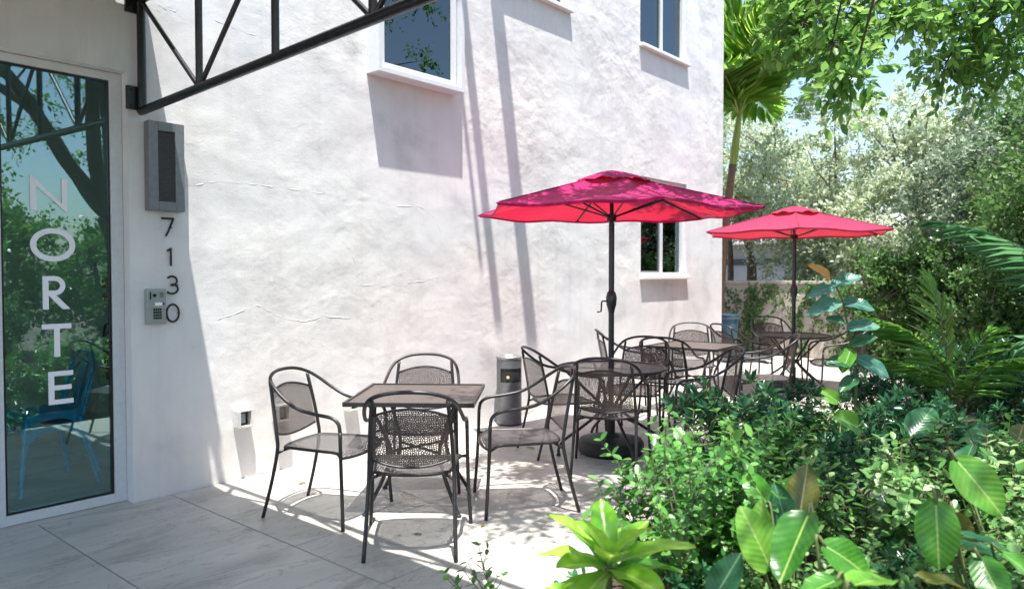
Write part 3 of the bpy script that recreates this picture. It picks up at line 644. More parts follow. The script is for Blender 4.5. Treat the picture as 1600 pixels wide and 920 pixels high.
def umbrella(x, y, th, cloth, label, ztop=2.375, zr=2.02, Rr=1.2, crank=RAD(200)):
    u = thing('market_umbrella', label, 'umbrella', (x, y, .002), 0, 'patio umbrellas')
    B().lathe([(.0, 0), (.255, 0), (.275, .02), (.275, .085), (.26, .115), (.20, .13), (.075, .14), (.06, .16), (.035, .165), (.035, .30), (.022, .31)], 32).build('base', 'rubber', u, 40)
    B().lathe([(.024, .29), (.024, zr-.1)], 16).build('pole', 'pole', u, 60)
    B().lathe([(.017, zr-.1), (.017, ztop-.02)], 12).build('upper_pole', 'rib', u, 60)
    cz = 1.27
    ch = B().lathe([(.022, cz-.11), (.030, cz-.07), (.042, cz-.03), (.046, cz+.03), (.036, cz+.07), (.024, cz+.085)], 16).build('crank_housing', 'pole', u, 50)
    c, s = math.cos(crank), math.sin(crank)
    B().tube([(c*.03, s*.03, cz), (c*.085, s*.085, cz), (c*.09, s*.09, cz-.01), (c*.095, s*.095, cz-.085), (c*.13, s*.13, cz-.09)], .007, 6).build('handle', 'pole', ch, 60)
    V = []
    A = [RAD(th+60*k) for k in range(6)]; C6 = [np.array((Rr*math.cos(a), Rr*math.sin(a), zr)) for a in A]; apex = np.array((0, 0, ztop-.045))
    n = 8
    for k in range(6):
        a, c = C6[k], C6[(k+1) % 6]
        def panel(uu, vv):
            rr = .10+.90*uu; e = a*(1-vv)+c*vv; bow = 4*vv*(1-vv)
            e = e*np.array((1-.045*bow, 1-.045*bow, 1)); p = apex*(1-rr)+e*rr
            p[2] += -.055*math.sin(math.pi*min(1, rr))*.6*bow - .018*bow*rr + .016*math.sin(7*vv+k*2)*rr*bow; return tuple(p)
        B().grid(panel, 10, 10).build('canopy_panel', cloth, u, 180)
        def hem(vv): p = panel(1, vv); return (p[0]*1.002, p[1]*1.002, p[2])
        B().grid(lambda uu, vv: (lambda p: (p[0]*(1-.003*uu), p[1]*(1-.003*uu), p[2]-.022*uu))(hem(vv)), 1, 10).build('hem', cloth, u, 180)
        up_ = np.array((0, 0, .0025)); B().tube([apex*(1-q_)+a*q_+up_ for q_ in (.12, .4, .7, .995)], .0045, 6).build('seam', cloth, u, 180)
        dz = np.array((0, 0, -.018)); B().tube([apex+dz+np.array((0, 0, -.01)), apex*.5+a*.5+dz, a*1.0+dz*.5], .0085, 6).build('rib', 'rib', u, 60)
        hubp = np.array((0, 0, zr-.05)); mid = apex*.5+a*.5+dz; B().tube([hubp+unit(a*np.array((1, 1, 0)))*.03, mid+np.array((0, 0, -.008))], .0075, 6).build('strut', 'rib', u, 60)
        ad = unit(a*np.array((1, 1, 0))); B().tube([a-ad*.05+dz*.3, a-ad*.01+dz*.3, a+ad*.012+dz*.4], [.012, .013, .007], 6).build('rib_tip', cloth, u, 60)
    B().lathe([(.03, zr-.09), (.04, zr-.085), (.04, zr-.03), (.03, zr-.025)], 16).build('hub', 'rib', u, 60)
    def vent(uu, vv):
        ang = 2*math.pi*vv; k6 = math.cos(6*(ang-RAD(th))); rr = .30*uu*(1+.07*k6)
        return (rr*math.cos(ang), rr*math.sin(ang), ztop-.020 - .092*uu**1.5 + .016*uu*uu*max(0, -k6) - .010*uu*(1-abs(k6)))
    B().grid(vent, 8, 60).build('vent_cap', cloth, u, 180)
    return u
umbrella(5.26, -1.62, 49.5, 'cloth1', 'magenta six-sided patio umbrella through the round table beside the ash bin', crank=RAD(150))
umbrella(9.54, -1.60, 22, 'cloth2', 'faded red six-sided patio umbrella standing before the vine-covered boundary wall', crank=RAD(150))

bn = thing('ash_bin', 'grey cylindrical ash bin with dark slot standing against the stucco wall', 'bin', (5.60, -.20, .002))
def cylwall(a0, a1, z0, z1, r=.125, n=20):
    b = B(); return b.grid(lambda u, v: (r*math.cos(a0+(a1-a0)*u), r*math.sin(a0+(a1-a0)*u), z0+(z1-z0)*v), n, 1)
s0, s1 = RAD(178), RAD(288)
body = B().grid(lambda u, v: (.125*math.cos(2*math.pi*u), .125*math.sin(2*math.pi*u), .0+.43*v), 36, 1)
body.grid(lambda u, v: (.125*math.cos(2*math.pi*u), .125*math.sin(2*math.pi*u), .565+.095*v), 36, 1); body.grid(lambda u, v: (.125*math.cos(s1+(2*math.pi-s1+s0)*u), .125*math.sin(s1+(2*math.pi-s1+s0)*u), .43+.135*v), 28, 1)
body.build('body', 'bingrey', bn, 50)
B().lathe([(.118, .40), (.118, .58)], 30).build('liner', 'dark', bn, 50)
B().lathe([(.127, .655), (.131, .662), (.131, .675), (.124, .682), (.10, .683), (.09, .67)], 36).build('rim', 'bintop', bn, 40)
B().lathe([(.128, .0), (.128, .012), (.1255, .016)], 36).build('foot_ring', 'dark', bn, 40)
B().lathe([(.004, -.03), (.014, -.029), (.016, -.01), (.008, -.002)], 10, (.118*math.cos(RAD(215)), .118*math.sin(RAD(215)), .495)).build('discarded_cup', 'butt', bn, 60)

pot = B().lathe([(.10, 0), (.11, .02), (.165, .84), (.185, .86), (.19, .91), (.17, .91), (.15, .86), (.0, .85)], 28).build('tall_pot', 'pot', None, 40); pot.location = (11.95, .36, -.10)
tag(pot, 'tall tapered blue glazed pot standing beyond the building corner', 'pot')

# boundary wall, vine, neighbour
bw = thing('boundary_wall', 'low beige plaster boundary wall with creeper at the end of the patio', 'wall', (13.5, 0, 0)); bw.location = (0, 0, 0)
B().box(13.5, 13.7, -3.2, 9, -.15, 1.31).build('wall', 'bwall', bw); B().box(13.47, 13.73, -3.23, 9, 1.311, 1.37).build('coping', 'bwall', bw, bevel=.008)
structure(B().box(10.9, 13.5, -.002, 9, -.15, -.004).build('side_yard', 'tile'))
nb = thing('neighbour_building', 'low grey and white neighbouring building with a dark band beyond the boundary wall', 'building', (24, 0, 0)); nb.location = (0, 0, 0)
B().box(23, 33, -4, 16, -.16, 2.42).build('wall', 'nwall', nb); B().box(22.94, 23.0, -4, 16, 1.78, 1.97).build('band', 'nband', nb)
B().add([(22.4, -4.5, 2.42), (22.4, 16.5, 2.42), (22.4, 16.5, 2.6), (22.4, -4.5, 2.6), (33, -4.5, 3.9), (33, 16.5, 3.9), (33, -4.5, 2.42), (33, 16.5, 2.42)], [(0, 3, 2, 1), (3, 4, 5, 2), (0, 6, 4, 3), (1, 2, 5, 7), (0, 1, 7, 6)]).build('roof', 'nroof', nb)

# ================================================================== VEGETATION
def rnd_unit(g, n): v = g.normal(size=(n, 3)); return v/np.linalg.norm(v, axis=1)[:, None]
def twig_leaves(g, C, Rd, ntw, nlf, droop=.25, out=None, outw=.6, updir=.15, hang=.0):
    """leaves set along short twigs that radiate from clump centres"""
    C = np.asarray(C); n = len(C); Rd = np.broadcast_to(Rd, (n,))
    c = np.repeat(C, ntw, 0); r = np.repeat(Rd, ntw)*g.uniform(.55, 1.25, n*ntw)
    d = rnd_unit(g, n*ntw)
    if out is not None:
        o = np.repeat(np.asarray(out), ntw, 0); d = d + o*outw
    d[:, 2] += updir; d /= np.linalg.norm(d, axis=1)[:, None]
    t = np.linspace(.2, 1, nlf)[None, :] + g.uniform(-.04, .04, (n*ntw, nlf))
    p = c[:, None] + d[:, None]*(r[:, None]*t)[..., None]; p[..., 2] -= droop*(r[:, None]*t*t)
    tip = d*r[:, None]; tip[:, 2] -= droop*r
    p = p.reshape(-1, 3); dd = np.repeat(d, nlf, 0); q = rnd_unit(g, len(p)); side = np.cross(dd, q); side /= np.linalg.norm(side, axis=1)[:, None]+1e-9
    D = dd*.55 + side*.85; D[:, 2] -= hang
    N = rnd_unit(g, len(p))*.75; N[:, 2] += .8
    return p, D, N, (c, d, r)
def twig_tubes(b, tw, droop, k, every=1, rad=.004):
    c, d, r = tw
    for i in range(0, len(c), every):
        pts = [c[i]+d[i]*r[i]*t-np.array((0, 0, droop*r[i]*t*t)) for t in np.linspace(0, 1, k)]; b.tube(pts, [rad*(1-.7*j/(k-1)) for j in range(k)], 3)
def limb(b, p0, p1, r0, r1, g, sag=.1, n=6, sides=7):
    p0, p1 = np.array(p0, float), np.array(p1, float); L = np.linalg.norm(p1-p0)
    m = (p0+p1)/2 + np.array((0, 0, sag*L)) + g.normal(size=3)*.06*L
    pts = crom([p0, (p0*.6+m*.4)+g.normal(size=3)*.02*L, m, (m*.5+p1*.5)+g.normal(size=3)*.03*L, p1], 3); k = len(pts)
    b.tube(pts, [r0+(r1-r0)*i/(k-1) for i in range(k)], sides); return pts

# ---- the big shade tree behind the bed; its branches hang into view over the patio
def shade_tree():
    g = np.random.default_rng(11)
    base = np.array((5.6, -8.6, -.05))
    t = thing('shade_tree', 'large spreading shade tree with fresh green leaves overhanging the planting bed', 'tree', base)
    inv = -base
    tb = B(); fork = base+np.array((-.5, .6, 2.5))
    limb(tb, base, fork, .24, .17, g, .0, sides=12)
    cl = []; rad = []; att = []
    # hanging clumps that show at the upper right of the view: (pixel, depth, radius)
    for px, py, Z, r in ((1335, 130, 4.3, .24), (1300, 80, 4.7, .30), (1255, 50, 5.0, .28), (1235, 15, 5.2, .3), (1350, 20, 5.2, .3), (1440, 40, 5.4, .36),
                         (1480, 110, 5.8, .36), (1520, 90, 5.8, .36), (1500, 40, 5.6, .4), (1560, 110, 6.0, .36), (1590, 70, 5.8, .4), (1545, 40, 5.6, .4), (1600, 20, 5.4, .4), (1290, 30, 5.4, .3), (1410, 20, 5.4, .36),
                         (1310, -20, 5.4, .4), (1390, -30, 5.4, .4), (1460, -20, 5.6, .4), (1540, -20, 5.6, .4), (1620, -20, 5.6, .4), (1230, -50, 5.6, .4), (1640, 80, 6.0, .4), (1650, 130, 6.4, .35), (1330, 60, 4.9, .22), (1275, 10, 5.0, .25)):
        cl.append(dep(px, py-(14 if px > 1240 else 0), Z)); rad.append(r)
    nshow = len(cl)
    # the rest of the crown, above and beyond the view
    while len(cl) < 215:
        p = np.array((g.uniform(-.5, 10.5), g.uniform(-12.5, -1.9), g.uniform(3.7, 7.2)))
        e = ((p[0]-5.2)/5.6)**2 + ((p[1]+7.4)/5.5)**2 + ((p[2]-4.3)/3.2)**2
        if e > 1 or e < .12: continue
        x, y, z = proj(p)
        if z > 0 and -150 < x < 1800 and y > -75-.62*FPX/max(z, .5): continue
        if 1.6 < p[0] < 4.6 and -6.0 < p[1] < -3.6 and g.uniform() < .5: continue
        if p[1] > -2.9 and g.uniform() < .35: continue
        if p[0] > 4.8 and p[1] > -6 and g.uniform() < .62: continue
        if p[1] < -9 and g.uniform() < .6: continue
        cl.append(p); rad.append(g.uniform(.32, .56))
    for k in range(30):  # clumps added above the view to dapple the patio and umbrella with shade
        cl.append(np.array((g.uniform(3.3, 5.7), g.uniform(-3.5, -1.9), g.uniform(4.3, 5.6)))); rad.append(g.uniform(.22, .42))
    C = np.array(cl); Rr = np.array(rad); out = C-np.array((5.2, -7.4, 3.6)); out /= np.linalg.norm(out, axis=1)[:, None]
    tips = []
    for k, end in enumerate(((3.2, -4.6, 4.6), (6.6, -4.8, 4.7), (8.6, -6.5, 5.0), (3.0, -9.5, 4.9), (6.5, -11, 5.0), (1.6, -6.8, 4.9), (5.0, -6.8, 6.0))):
        pts = limb(tb, fork+g.normal(size=3)*.03, end, .13, .045, g, .10, sides=9); tips += [(p, .05) for p in pts[5:]]
    tw = B(); T = np.array([p for p, _ in tips])
    for i in range(len(C)):
        j = np.argmin(np.linalg.norm(T-C[i], axis=1)); limb(tw, T[j], C[i], .022 if i >= nshow else .016, .006, g, .05, sides=4)
    P, D, N, twg = twig_leaves(g, C[:nshow], Rr[:nshow], 24, 10, .35, out[:nshow], .2, -.1, .35)
    n = len(P); L = g.uniform(.058, .098, n)
    P2, D2, N2, _ = twig_leaves(g, C[nshow:], Rr[nshow:], 20, 11, .3, out[nshow:], .3, 0, .3)
    L2 = g.uniform(.055, .09, len(P2))
    twig_tubes(tw, twg, .35, 4, 2)
    for b, nm, mt in ((tb, 'trunk', 'barkd'), (tw, 'branch', 'barkd')):
        o = b.build(nm, mt, t, 180); o.location = inv
    o = leaves('crown', 'l_shade', t, np.vstack([P, P2])-base, np.vstack([D, D2]), np.vstack([N, N2]), np.concatenate([L, L2]), np.concatenate([L, L2])*.55)
shade_tree()

# ---- silver-leaved trees beyond and beside the boundary wall
def clump_tree(name, label, base, cr, cc, ncl, ntw, nlf, leafL, mat, seed, group=None, trunks=3, bark='bark', clr=(.35, .6), droop=.1, low=0.0):
    g = np.random.default_rng(seed); base = np.array(base, float)
    t = thing(name, label, 'tree', base, 0, group); tb = B(); C = []
    cr = np.array(cr); cc = np.array(cc)
    while len(C) < ncl:
        p = g.uniform(-1, 1, 3); e = np.linalg.norm(p)
        if e > 1 or e < .35: continue
        q = cc+p*cr*(1+.22*math.sin(5*p[0]+3*p[2]+seed))
        if q[2] < low: continue
        C.append(q)
    C = np.array(C); out = (C-cc)/np.linalg.norm((C-cc)/cr, axis=1)[:, None]/cr.max()
    nodes = []
    for k in range(trunks):
        a = 2*math.pi*k/trunks+g.uniform(0, 1); e = cc+np.array((math.cos(a)*cr[0]*.35, math.sin(a)*cr[1]*.35, cr[2]*g.uniform(-.1, .35)))
        nodes += limb(tb, (math.cos(a)*.12, math.sin(a)*.12, -.1), e, .10 if trunks > 1 else .14, .04, g, .0, sides=8)[4:]
    T = np.array(nodes)
    for i in range(0, ncl, 2):
        j = np.argmin(np.linalg.norm(T-C[i], axis=1)); limb(tb, T[j], C[i], .028, .008, g, .04, sides=4)
    tb.build('trunk', bark, t, 180)
    P, D, N, _ = twig_leaves(g, C, g.uniform(*clr, len(C)), ntw, nlf, droop, out, .5, .15)
    L = leafL*g.uniform(.7, 1.3, len(P)); leaves('crown', mat, t, P, D, N, L, L*.58, LEAF4)
    return t
clump_tree('silver_tree', 'pale silver-leaved tree rising behind the vine-covered boundary wall', (15.5, -1.05, -.15), (2.0, 2.2, 2.3), (0, 0, 2.75), 240, 20, 15, .08, 'l_silver', 21, 'silver-leaved trees past the boundary wall', low=.9)
clump_tree('silver_tree', 'shaggy silver-leaved tree next to the palm, behind the boundary wall', (16.2, 1.9, -.15), (1.6, 1.6, 1.5), (0, 0, 3.75), 130, 20, 15, .075, 'l_silver', 22, 'silver-leaved trees past the boundary wall', low=2.5)
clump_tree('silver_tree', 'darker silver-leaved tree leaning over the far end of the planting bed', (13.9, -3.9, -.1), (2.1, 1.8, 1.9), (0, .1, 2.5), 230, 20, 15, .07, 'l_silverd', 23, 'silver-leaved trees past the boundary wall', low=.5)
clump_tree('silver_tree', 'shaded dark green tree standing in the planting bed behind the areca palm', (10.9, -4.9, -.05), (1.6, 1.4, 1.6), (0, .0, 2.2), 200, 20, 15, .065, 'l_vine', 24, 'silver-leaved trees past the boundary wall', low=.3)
clump_tree('silver_tree', 'distant pale tree crown showing between the silver trees', (20.5, -4.8, -.16), (2.4, 2.6, 2.0), (0, 0, 2.6), 140, 18, 14, .10, 'l_silver', 25, 'silver-leaved trees past the boundary wall', low=.8)

bb = clump_tree('boundary_bush', 'dense dark green bush hiding the boundary wall behind the faded red umbrella table', (12.7, -2.05, -.1), (.75, .8, .95), (0, 0, .95), 70, 16, 12, .065, 'l_vine', 27, 'bushes in front of the boundary wall', trunks=3, clr=(.2, .36), low=.05); bb['category'] = 'bush'
bb2 = copy_tree(bb); bb2['label'] = 'dark green bush between the boundary wall and the darker silver tree'; bb2.location = (12.3, -3.1, -.1); bb2.rotation_euler = (0, 0, 2); bb2.scale = (1.15,)*3
bb3 = copy_tree(bb); bb3['label'] = 'dark green bush beside the shaded dark green tree trunk in the bed'; bb3.location = (10.4, -3.75, -.1); bb3.rotation_euler = (0, 0, 4); bb3.scale = (.95,)*3
# ---- hedge and trees on the far side of the bed (they show in the door glass)
for k, (x, y, s) in enumerate(((2.2, -11.4, 1.0), (4.4, -11.8, 1.1), (6.7, -11.6, 1.0), (0.0, -11.6, 1.05), (9.2, -11.2, 1.1))):
    if k == 0:
        hp = clump_tree('garden_hedge_bush', 'tall rounded green hedge bush reflected straight across from the glass door', (x, y, -.15), (1.35, 1.0, 1.45), (0, 0, 1.45), 90, 13, 10, .10, 'l_hedge', 31, 'hedge bushes along the rear of the garden', low=.1)
        hp['category'] = 'bush'
    else:
        c = copy_tree(hp); c['label'] = 'tall green hedge bush at the garden rear, ' + ('', 'behind the path opposite the entrance canopy', 'facing the front square table', 'beside the entrance canopy', 'facing the faded red umbrella')[k]; c.location = (x, y, -.15); c.scale = (s, s, s); c.rotation_euler = (0, 0, k*1.7)

# ---- palm by the building corner
def frond_mesh(g, L, leafl, n, droop, width=.028, vee=.5, rr=.012):
    """pinnate frond along +Y from the origin; returns (rachis B, leaf arrays)"""
    T = np.linspace(0, 1, 16); pts = [np.array((0, L*t*(1-.25*droop*t), L*(.10*t-droop*.62*t*t))) for t in T]
    rb = B().tube(pts, [rr*(1-.8*t) for t in T], 6)
    P = []; D = []; N = []; LL = []
    for i in range(n):
        t = .10+.9*i/(n-1)
        f = t*15; k = min(14, int(f)); p = pts[k]*(1-(f-k))+pts[k+1]*(f-k); tang = unit(pts[k+1]-pts[k])
        for s in (-1, 1):
            d = unit(np.array((s*1.0, 0, vee*(1-.6*t)-.12))*(1-.55*t**2) + tang*(.45+.9*t*t) + g.normal(size=3)*.09)
            P.append(p); D.append(d); N.append(unit(np.array((0, -.3, 1))+g.normal(size=3)*.25)); LL.append(leafl*(.5+.9*math.sin(math.pi*min(1, .12+t*.82)))*g.uniform(.85, 1.1))
    return rb, P, D, N, np.array(LL), width
def palm_frond(name, parent, g, args, mat, stemmat, tpl=STRAP):
    rb, P, D, N, LL, wd = frond_mesh(g, **args)
    fr = leaves(name, mat, parent, P, D, N, LL, wd, tpl); del fr['kind']
    rb.build('rachis', stemmat, fr, 180); return fr
def palm(base, top, label):
    g = np.random.default_rng(41); t = thing('palm_tree', label, 'tree', base); top = np.array(top)-np.array(base)
    n = 14; pts = [top*(i/(n-1))*np.array((i/(n-1), i/(n-1), 1)) if i else np.zeros(3) for i in range(n)]
    B().tube(pts, [.078-.015*i/n+(.005 if i % 2 else 0) for i in range(n)], 12).build('trunk', 'palmtrunk', t, 180)
    d = unit(pts[-1]-pts[-2]); cs = [pts[-1]+d*k for k in (-.02, .2, .5, .85, 1.05)]
    B().tube(cs, [.066, .074, .065, .05, .035], 12).build('crownshaft', 'crownshaft', t, 180)
    protos = [dict(L=2.15, leafl=.60, n=46, droop=dr, width=.042, vee=.35, rr=.018) for dr in (.15, .5, .9)]
    for k in range(17):
        j = 0 if k < 5 else (1 if k < 11 else 2)
        fr = palm_frond('frond', t, g, protos[j], 'l_palm', 'crownshaft')
        el = (RAD(g.uniform(62, 84)) if j == 0 else RAD(g.uniform(50, 70)) if j == 1 else RAD(g.uniform(38, 60)))
        fr.matrix_local = Matrix.Translation(tuple(cs[3]+d*.05)) @ Matrix.Rotation(k*2.4+.4, 4, 'Z') @ Matrix.Rotation(el, 4, 'X') @ Matrix.Rotation(g.uniform(-.4, .4), 4, 'Y')
palm((13.0, 1.02, -.1), (13.06, .80, 3.5), 'tall palm with yellow-green crownshaft at the end of the stucco building')

# ---- creeper on the boundary wall
def creeper():
    g = np.random.default_rng(51); t = thing('wall_creeper', 'leafy creeper climbing the beige boundary wall behind the far umbrella', 'creeper', (13.49, -.6, 0)); b = B(); P = []
    for k in range(26):
        y = g.uniform(-1.9, .75) if k > 5 else g.uniform(.5, .95); z = 0.0; pts = []; a = g.normal()*.25
        while z < g.uniform(1.2, 1.42) and len(pts) < 40:
            pts.append((g.uniform(-.022, -.006), y+.6, z)); P += [(-.02, y+.6+g.normal()*.035, z+g.normal()*.03) for _ in range(5 if z > .45 else 2)]
            a = a*.8+g.normal()*.35; y += .05*a; z += .055
        if len(pts) > 3: b.tube(pts, .004, 4)
    for k in range(420): P.append((-.05-abs(g.normal())*.06, g.uniform(-2.4, .6)*.9, 1.2+g.normal()*.13))
    b.build('stem', 'stemb', t); P = np.array(P); n = len(P); D = rnd_unit(g, n)*.7; D[:, 2] -= .4; N = rnd_unit(g, n)*.6; N[:, 0] -= 1
    leaves('foliage', 'l_vine', t, P, D, N, g.uniform(.04, .075, n), g.uniform(.03, .055, n))
creeper()

# ---- shrubs
def shrub(name, label, loc, seed, mat, stems=16, h=.8, spread=.45, L=.045, W=.024, gap=.045, per=2, start=.2, twigs=3, tpl=LEAF6, rosette=0, stemmat='stem', group=None, up=.35, rot=0.0, lean=None, sr=.0045):
    g = np.random.default_rng(seed); t = thing(name, label, 'shrub', loc, rot, group); b = B(); P = []; D = []; N = []; LL = []
    def run(p0, d0, ln, r):
        n = max(4, int(ln/.09)); pts = [np.array(p0, float)]; d = unit(d0)
        for i in range(n): d = unit(d+g.normal(size=3)*.09+np.array((0, 0, .03))); pts.append(pts[-1]+d*ln/n)
        b.tube(pts, [r*(1-.65*i/n) for i in range(n+1)], 5); return pts, d
    def put(pts, s0):
        P_ = np.array(pts); seg = np.linalg.norm(np.diff(P_, axis=0), axis=1).sum(); m = max(2, int(seg/gap)); a = g.uniform(0, 6)
        for i in range(int(m*s0), m):
            f = i/(m-1)*(len(pts)-1); k = min(len(pts)-2, int(f)); p = P_[k]*(1-f+k)+P_[k+1]*(f-k); tg = unit(P_[k+1]-P_[k]); a += 1.57+g.normal()*.2
            u = unit(np.cross(tg, (.3, .5, .1))); v = np.cross(tg, u)
            for q in range(per):
                an = a+2*math.pi*q/per; rad = math.cos(an)*u+math.sin(an)*v; dd = rad+tg*up+g.normal(size=3)*.18
                P.append(p); D.append(dd); N.append(tg+np.array((0, 0, .8))+g.normal(size=3)*.3); LL.append(L*g.uniform(.65, 1.2)*(1 if i < m-2 else .75))
    def ros(p, tg, n):
        u = unit(np.cross(tg, (.3, .5, .1))); v = np.cross(tg, u)
        for q in range(n):
            an = q*2.4; el = .15+.9*q/n; rad = math.cos(an)*u+math.sin(an)*v
            P.append(p-tg*.02*(1-q/n)); D.append(rad*(1.1-el*.7)+tg*el*1.0+g.normal(size=3)*.1); N.append(tg-rad*.2+g.normal(size=3)*.15); LL.append(L*g.uniform(.75, 1.15))
    for s in range(stems):
        a = g.uniform(0, 6.28); rr = spread*math.sqrt(g.uniform(0.02, 1)); tip = np.array((math.cos(a)*rr, math.sin(a)*rr, h*g.uniform(.65, 1.05)*(1-.25*(rr/spread)**2)))
        if lean is not None: tip[:2] += lean
        p0 = np.array((math.cos(a)*rr*.3, math.sin(a)*rr*.3, 0)); pts, d = run(p0, tip-p0, np.linalg.norm(tip-p0), sr)
        put(pts, start)
        if rosette: ros(pts[-1], d, rosette)
        for k in range(twigs):
            i = int(len(pts)*g.uniform(.3, .85)); sd = unit(d+rnd_unit(g, 1)[0]*.9+np.array((0, 0, .25))); p2, d2 = run(pts[min(i, len(pts)-1)], sd, h*g.uniform(.15, .38), sr*.6); put(p2, .15)
            if rosette: ros(p2[-1], d2, rosette)
    b.build('stem', stemmat, t, 180); LL = np.array(LL); leaves('foliage', mat, t, P, D, N, LL, LL*(W/L), tpl); return t
def dup(o, label, x, y, rz, s=1.0, z=None):
    c = copy_tree(o); c['label'] = label; c.location = (x, y, o.location.z if z is None else z); c.rotation_euler = (0, 0, rz); c.scale = (s, s, s); return c
ZB = -.03
# fresh small-leaved shrub in the middle of the foreground
s1 = shrub('small_leaved_shrub', 'bushy fresh green small-leaved shrub with a tall upright stem, beside the lime rosette plant', (3.04, -3.54, ZB), 61, 'l_small', 34, .88, .37, .060, .035, .034, 2, .12, 5, OVAL, group='small-leaved shrubs in the bed')
shrub('small_leaved_shrub', 'low fresh green shrub spilling towards the armchair at the bed edge', (3.85, -3.36, ZB), 62, 'l_small', 26, .80, .44, .058, .034, .036, 2, .12, 4, OVAL, group='small-leaved shrubs in the bed')
shrub('sapling_shrub', 'slender pale-stemmed sapling standing out of the small-leaved shrub', (2.62, -3.62, ZB), 63, 'l_small', 4, 1.02, .14, .042, .024, .040, 2, .3, 3, OVAL, stemmat='bark', sr=.006)
# dark glossy whorled shrubs
d1 = shrub('glossy_dark_shrub', 'dark glossy rosette-leaved shrub at the bed edge in front of the armchairs', (4.75, -3.05, ZB), 71, 'l_dark', 22, .80, .48, .095, .036, .06, 2, .45, 3, LEAF6, 11, 'stemb', 'dark glossy shrubs along the bed', .5)
d2 = shrub('glossy_dark_shrub', 'dark glossy rosette-leaved shrub beside the tall broad-leaved plant', (5.75, -2.98, ZB), 72, 'l_dark', 20, .66, .5, .085, .034, .06, 2, .45, 3, LEAF6, 11, 'stemb', 'dark glossy shrubs along the bed', .5)
for k, (x, y, rz, s, lab) in enumerate(((4.25, -3.62, 1.2, .88, 'dark glossy shrub crowding the bronze-edged broad leaves'), (5.05, -3.85, 2.6, .9, 'dark glossy shrub in the shade behind the garden spotlight'), (6.2, -3.75, 4.1, .95, 'dark glossy shrub at the foot of the areca palm'),
        (7.1, -3.3, .6, .85, 'dark glossy shrub along the bed edge past the tall broad-leaved plant'), (8.2, -3.2, 2.2, .9, 'dark glossy shrub beside the far umbrella table'), (7.5, -4.3, 5.0, 1.05, 'dark glossy shrub deep in shade under the drooping frond'), (6.4, -4.55, 3.3, .95, 'dark glossy shrub in deep shade right of the areca stems'),
        (9.4, -3.4, 1.0, 1.0, 'dark glossy shrub below the darker silver tree'), (5.6, -4.5, 5.9, .85, 'dark glossy shrub behind the tilted broad green leaves'), (8.9, -4.3, .2, 1.1, 'dark glossy shrub under the shaded dark green tree'))):
    dup(d1 if k % 2 else d2, lab, x, y, rz, s)
# pale dappled shrubs
p1 = shrub('pale_leaved_shrub', 'pale green twiggy shrub around the garden spotlight', (3.62, -4.05, ZB), 81, 'l_pale', 24, .78, .42, .066, .036, .040, 2, .15, 4, OVAL, stemmat='stemb', group='pale green twiggy shrubs')
for x, y, rz, s, lab in ((4.35, -4.35, 1.9, 1.0, 'pale green twiggy shrub behind the tilted broad leaf'), (4.55, -3.2, 3.6, .62, 'low pale twiggy shrub between the dark glossy shrubs'), (3.35, -4.75, 4.4, .8, 'pale green twiggy shrub beside the broad yellow-green leaves'), (5.3, -3.3, .5, .85, 'pale green twiggy shrub at the base of the tall broad-leaved plant'), (2.75, -3.98, 2.7, .68, 'pale green twiggy shrub under the upright folded leaves')):
    dup(p1, lab, x, y, rz, s)
for x, y, rz, s, lab in ((2.55, -4.55, 1.1, .62, 'low pale twiggy shrub beneath the big pale-ribbed leaf'), (2.15, -4.05, 3.0, .5, 'low pale twiggy shrub under the glossy arched leaves'), (3.0, -4.3, 5.1, .72, 'pale twiggy shrub between the spotlight and the pale-ribbed leaf'), (4.0, -4.75, .3, .85, 'pale twiggy shrub past the big tilted ribbed leaf')):
    dup(p1, lab, x, y, rz, s)
dup(d2, 'dark glossy shrub filling the gap below the bronze leaf', 3.35, -4.35, .4, .72); dup(d1, 'dark glossy shrub beneath the fresh small-leaved shrub', 2.5, -3.75, 2.4, .5)
dup(s1, 'fresh green small-leaved shrub catching light past the drooping frond', 5.1, -4.62, 1.0, .8)
dup(s1, 'fresh green small-leaved shrub in front of the dark glossy shrub at the bed edge', 4.15, -3.2, 2.2, .55)
# shrubs on the unseen side of the bed
for x, y, rz, s, lab in ((1.9, -7.8, 0, 1.3, 'small-leaved shrub at the back of the bed behind the path'), (3.4, -8.2, 2, 1.4, 'small-leaved shrub at the back of the bed near the tree trunk'), (.6, -7.6, 4, 1.3, 'small-leaved shrub at the back of the bed opposite the door')):
    dup(s1, lab, x, y, rz, s)

# ---- plants with large separate leaves
def leaf_mesh(L, W, curl, cup, seed, tipw=.9):
    rg = random.Random(seed); nv, nu = 14, 8; ph = rg.uniform(0, 6)
    def fn(u, v):
        s = 2*u-1; wv = W*.5*(math.sin(math.pi*min(1, .06+.94*v**tipw))**.62)*(1 if v < .999 else 0); x = s*wv
        return (x, L*v*(1-.12*curl*v), -curl*L*.45*v*v+cup*abs(s)**1.5*wv*.9+.022*L*math.sin(9*v+ph)*s+.016*L*math.sin(17*v+2*ph)*abs(s)**2)
    return B().grid(fn, nu, nv)
LM = {}
def bigleaf_obj(kind, parent, mat, M4, name='leaf'):
    key = (kind, mat)
    if key not in LM:
        o = leaf_mesh(*LK[kind]).build(name, mat, parent, 180); LM[key] = o.data
    else:
        o = bpy.data.objects.new(name, LM[key]); COL.objects.link(o); o.parent = parent
    o.matrix_local = M4; return o
LK = {'oval': (.28, .165, .35, .28, 1, .85), 'oval2': (.25, .145, .1, .42, 2, .8), 'long': (.25, .105, .42, .35, 3, 1.3), 'paddle': (.30, .165, .75, .2, 4, .9), 'drop': (.28, .15, .5, .22, 6, .8)}
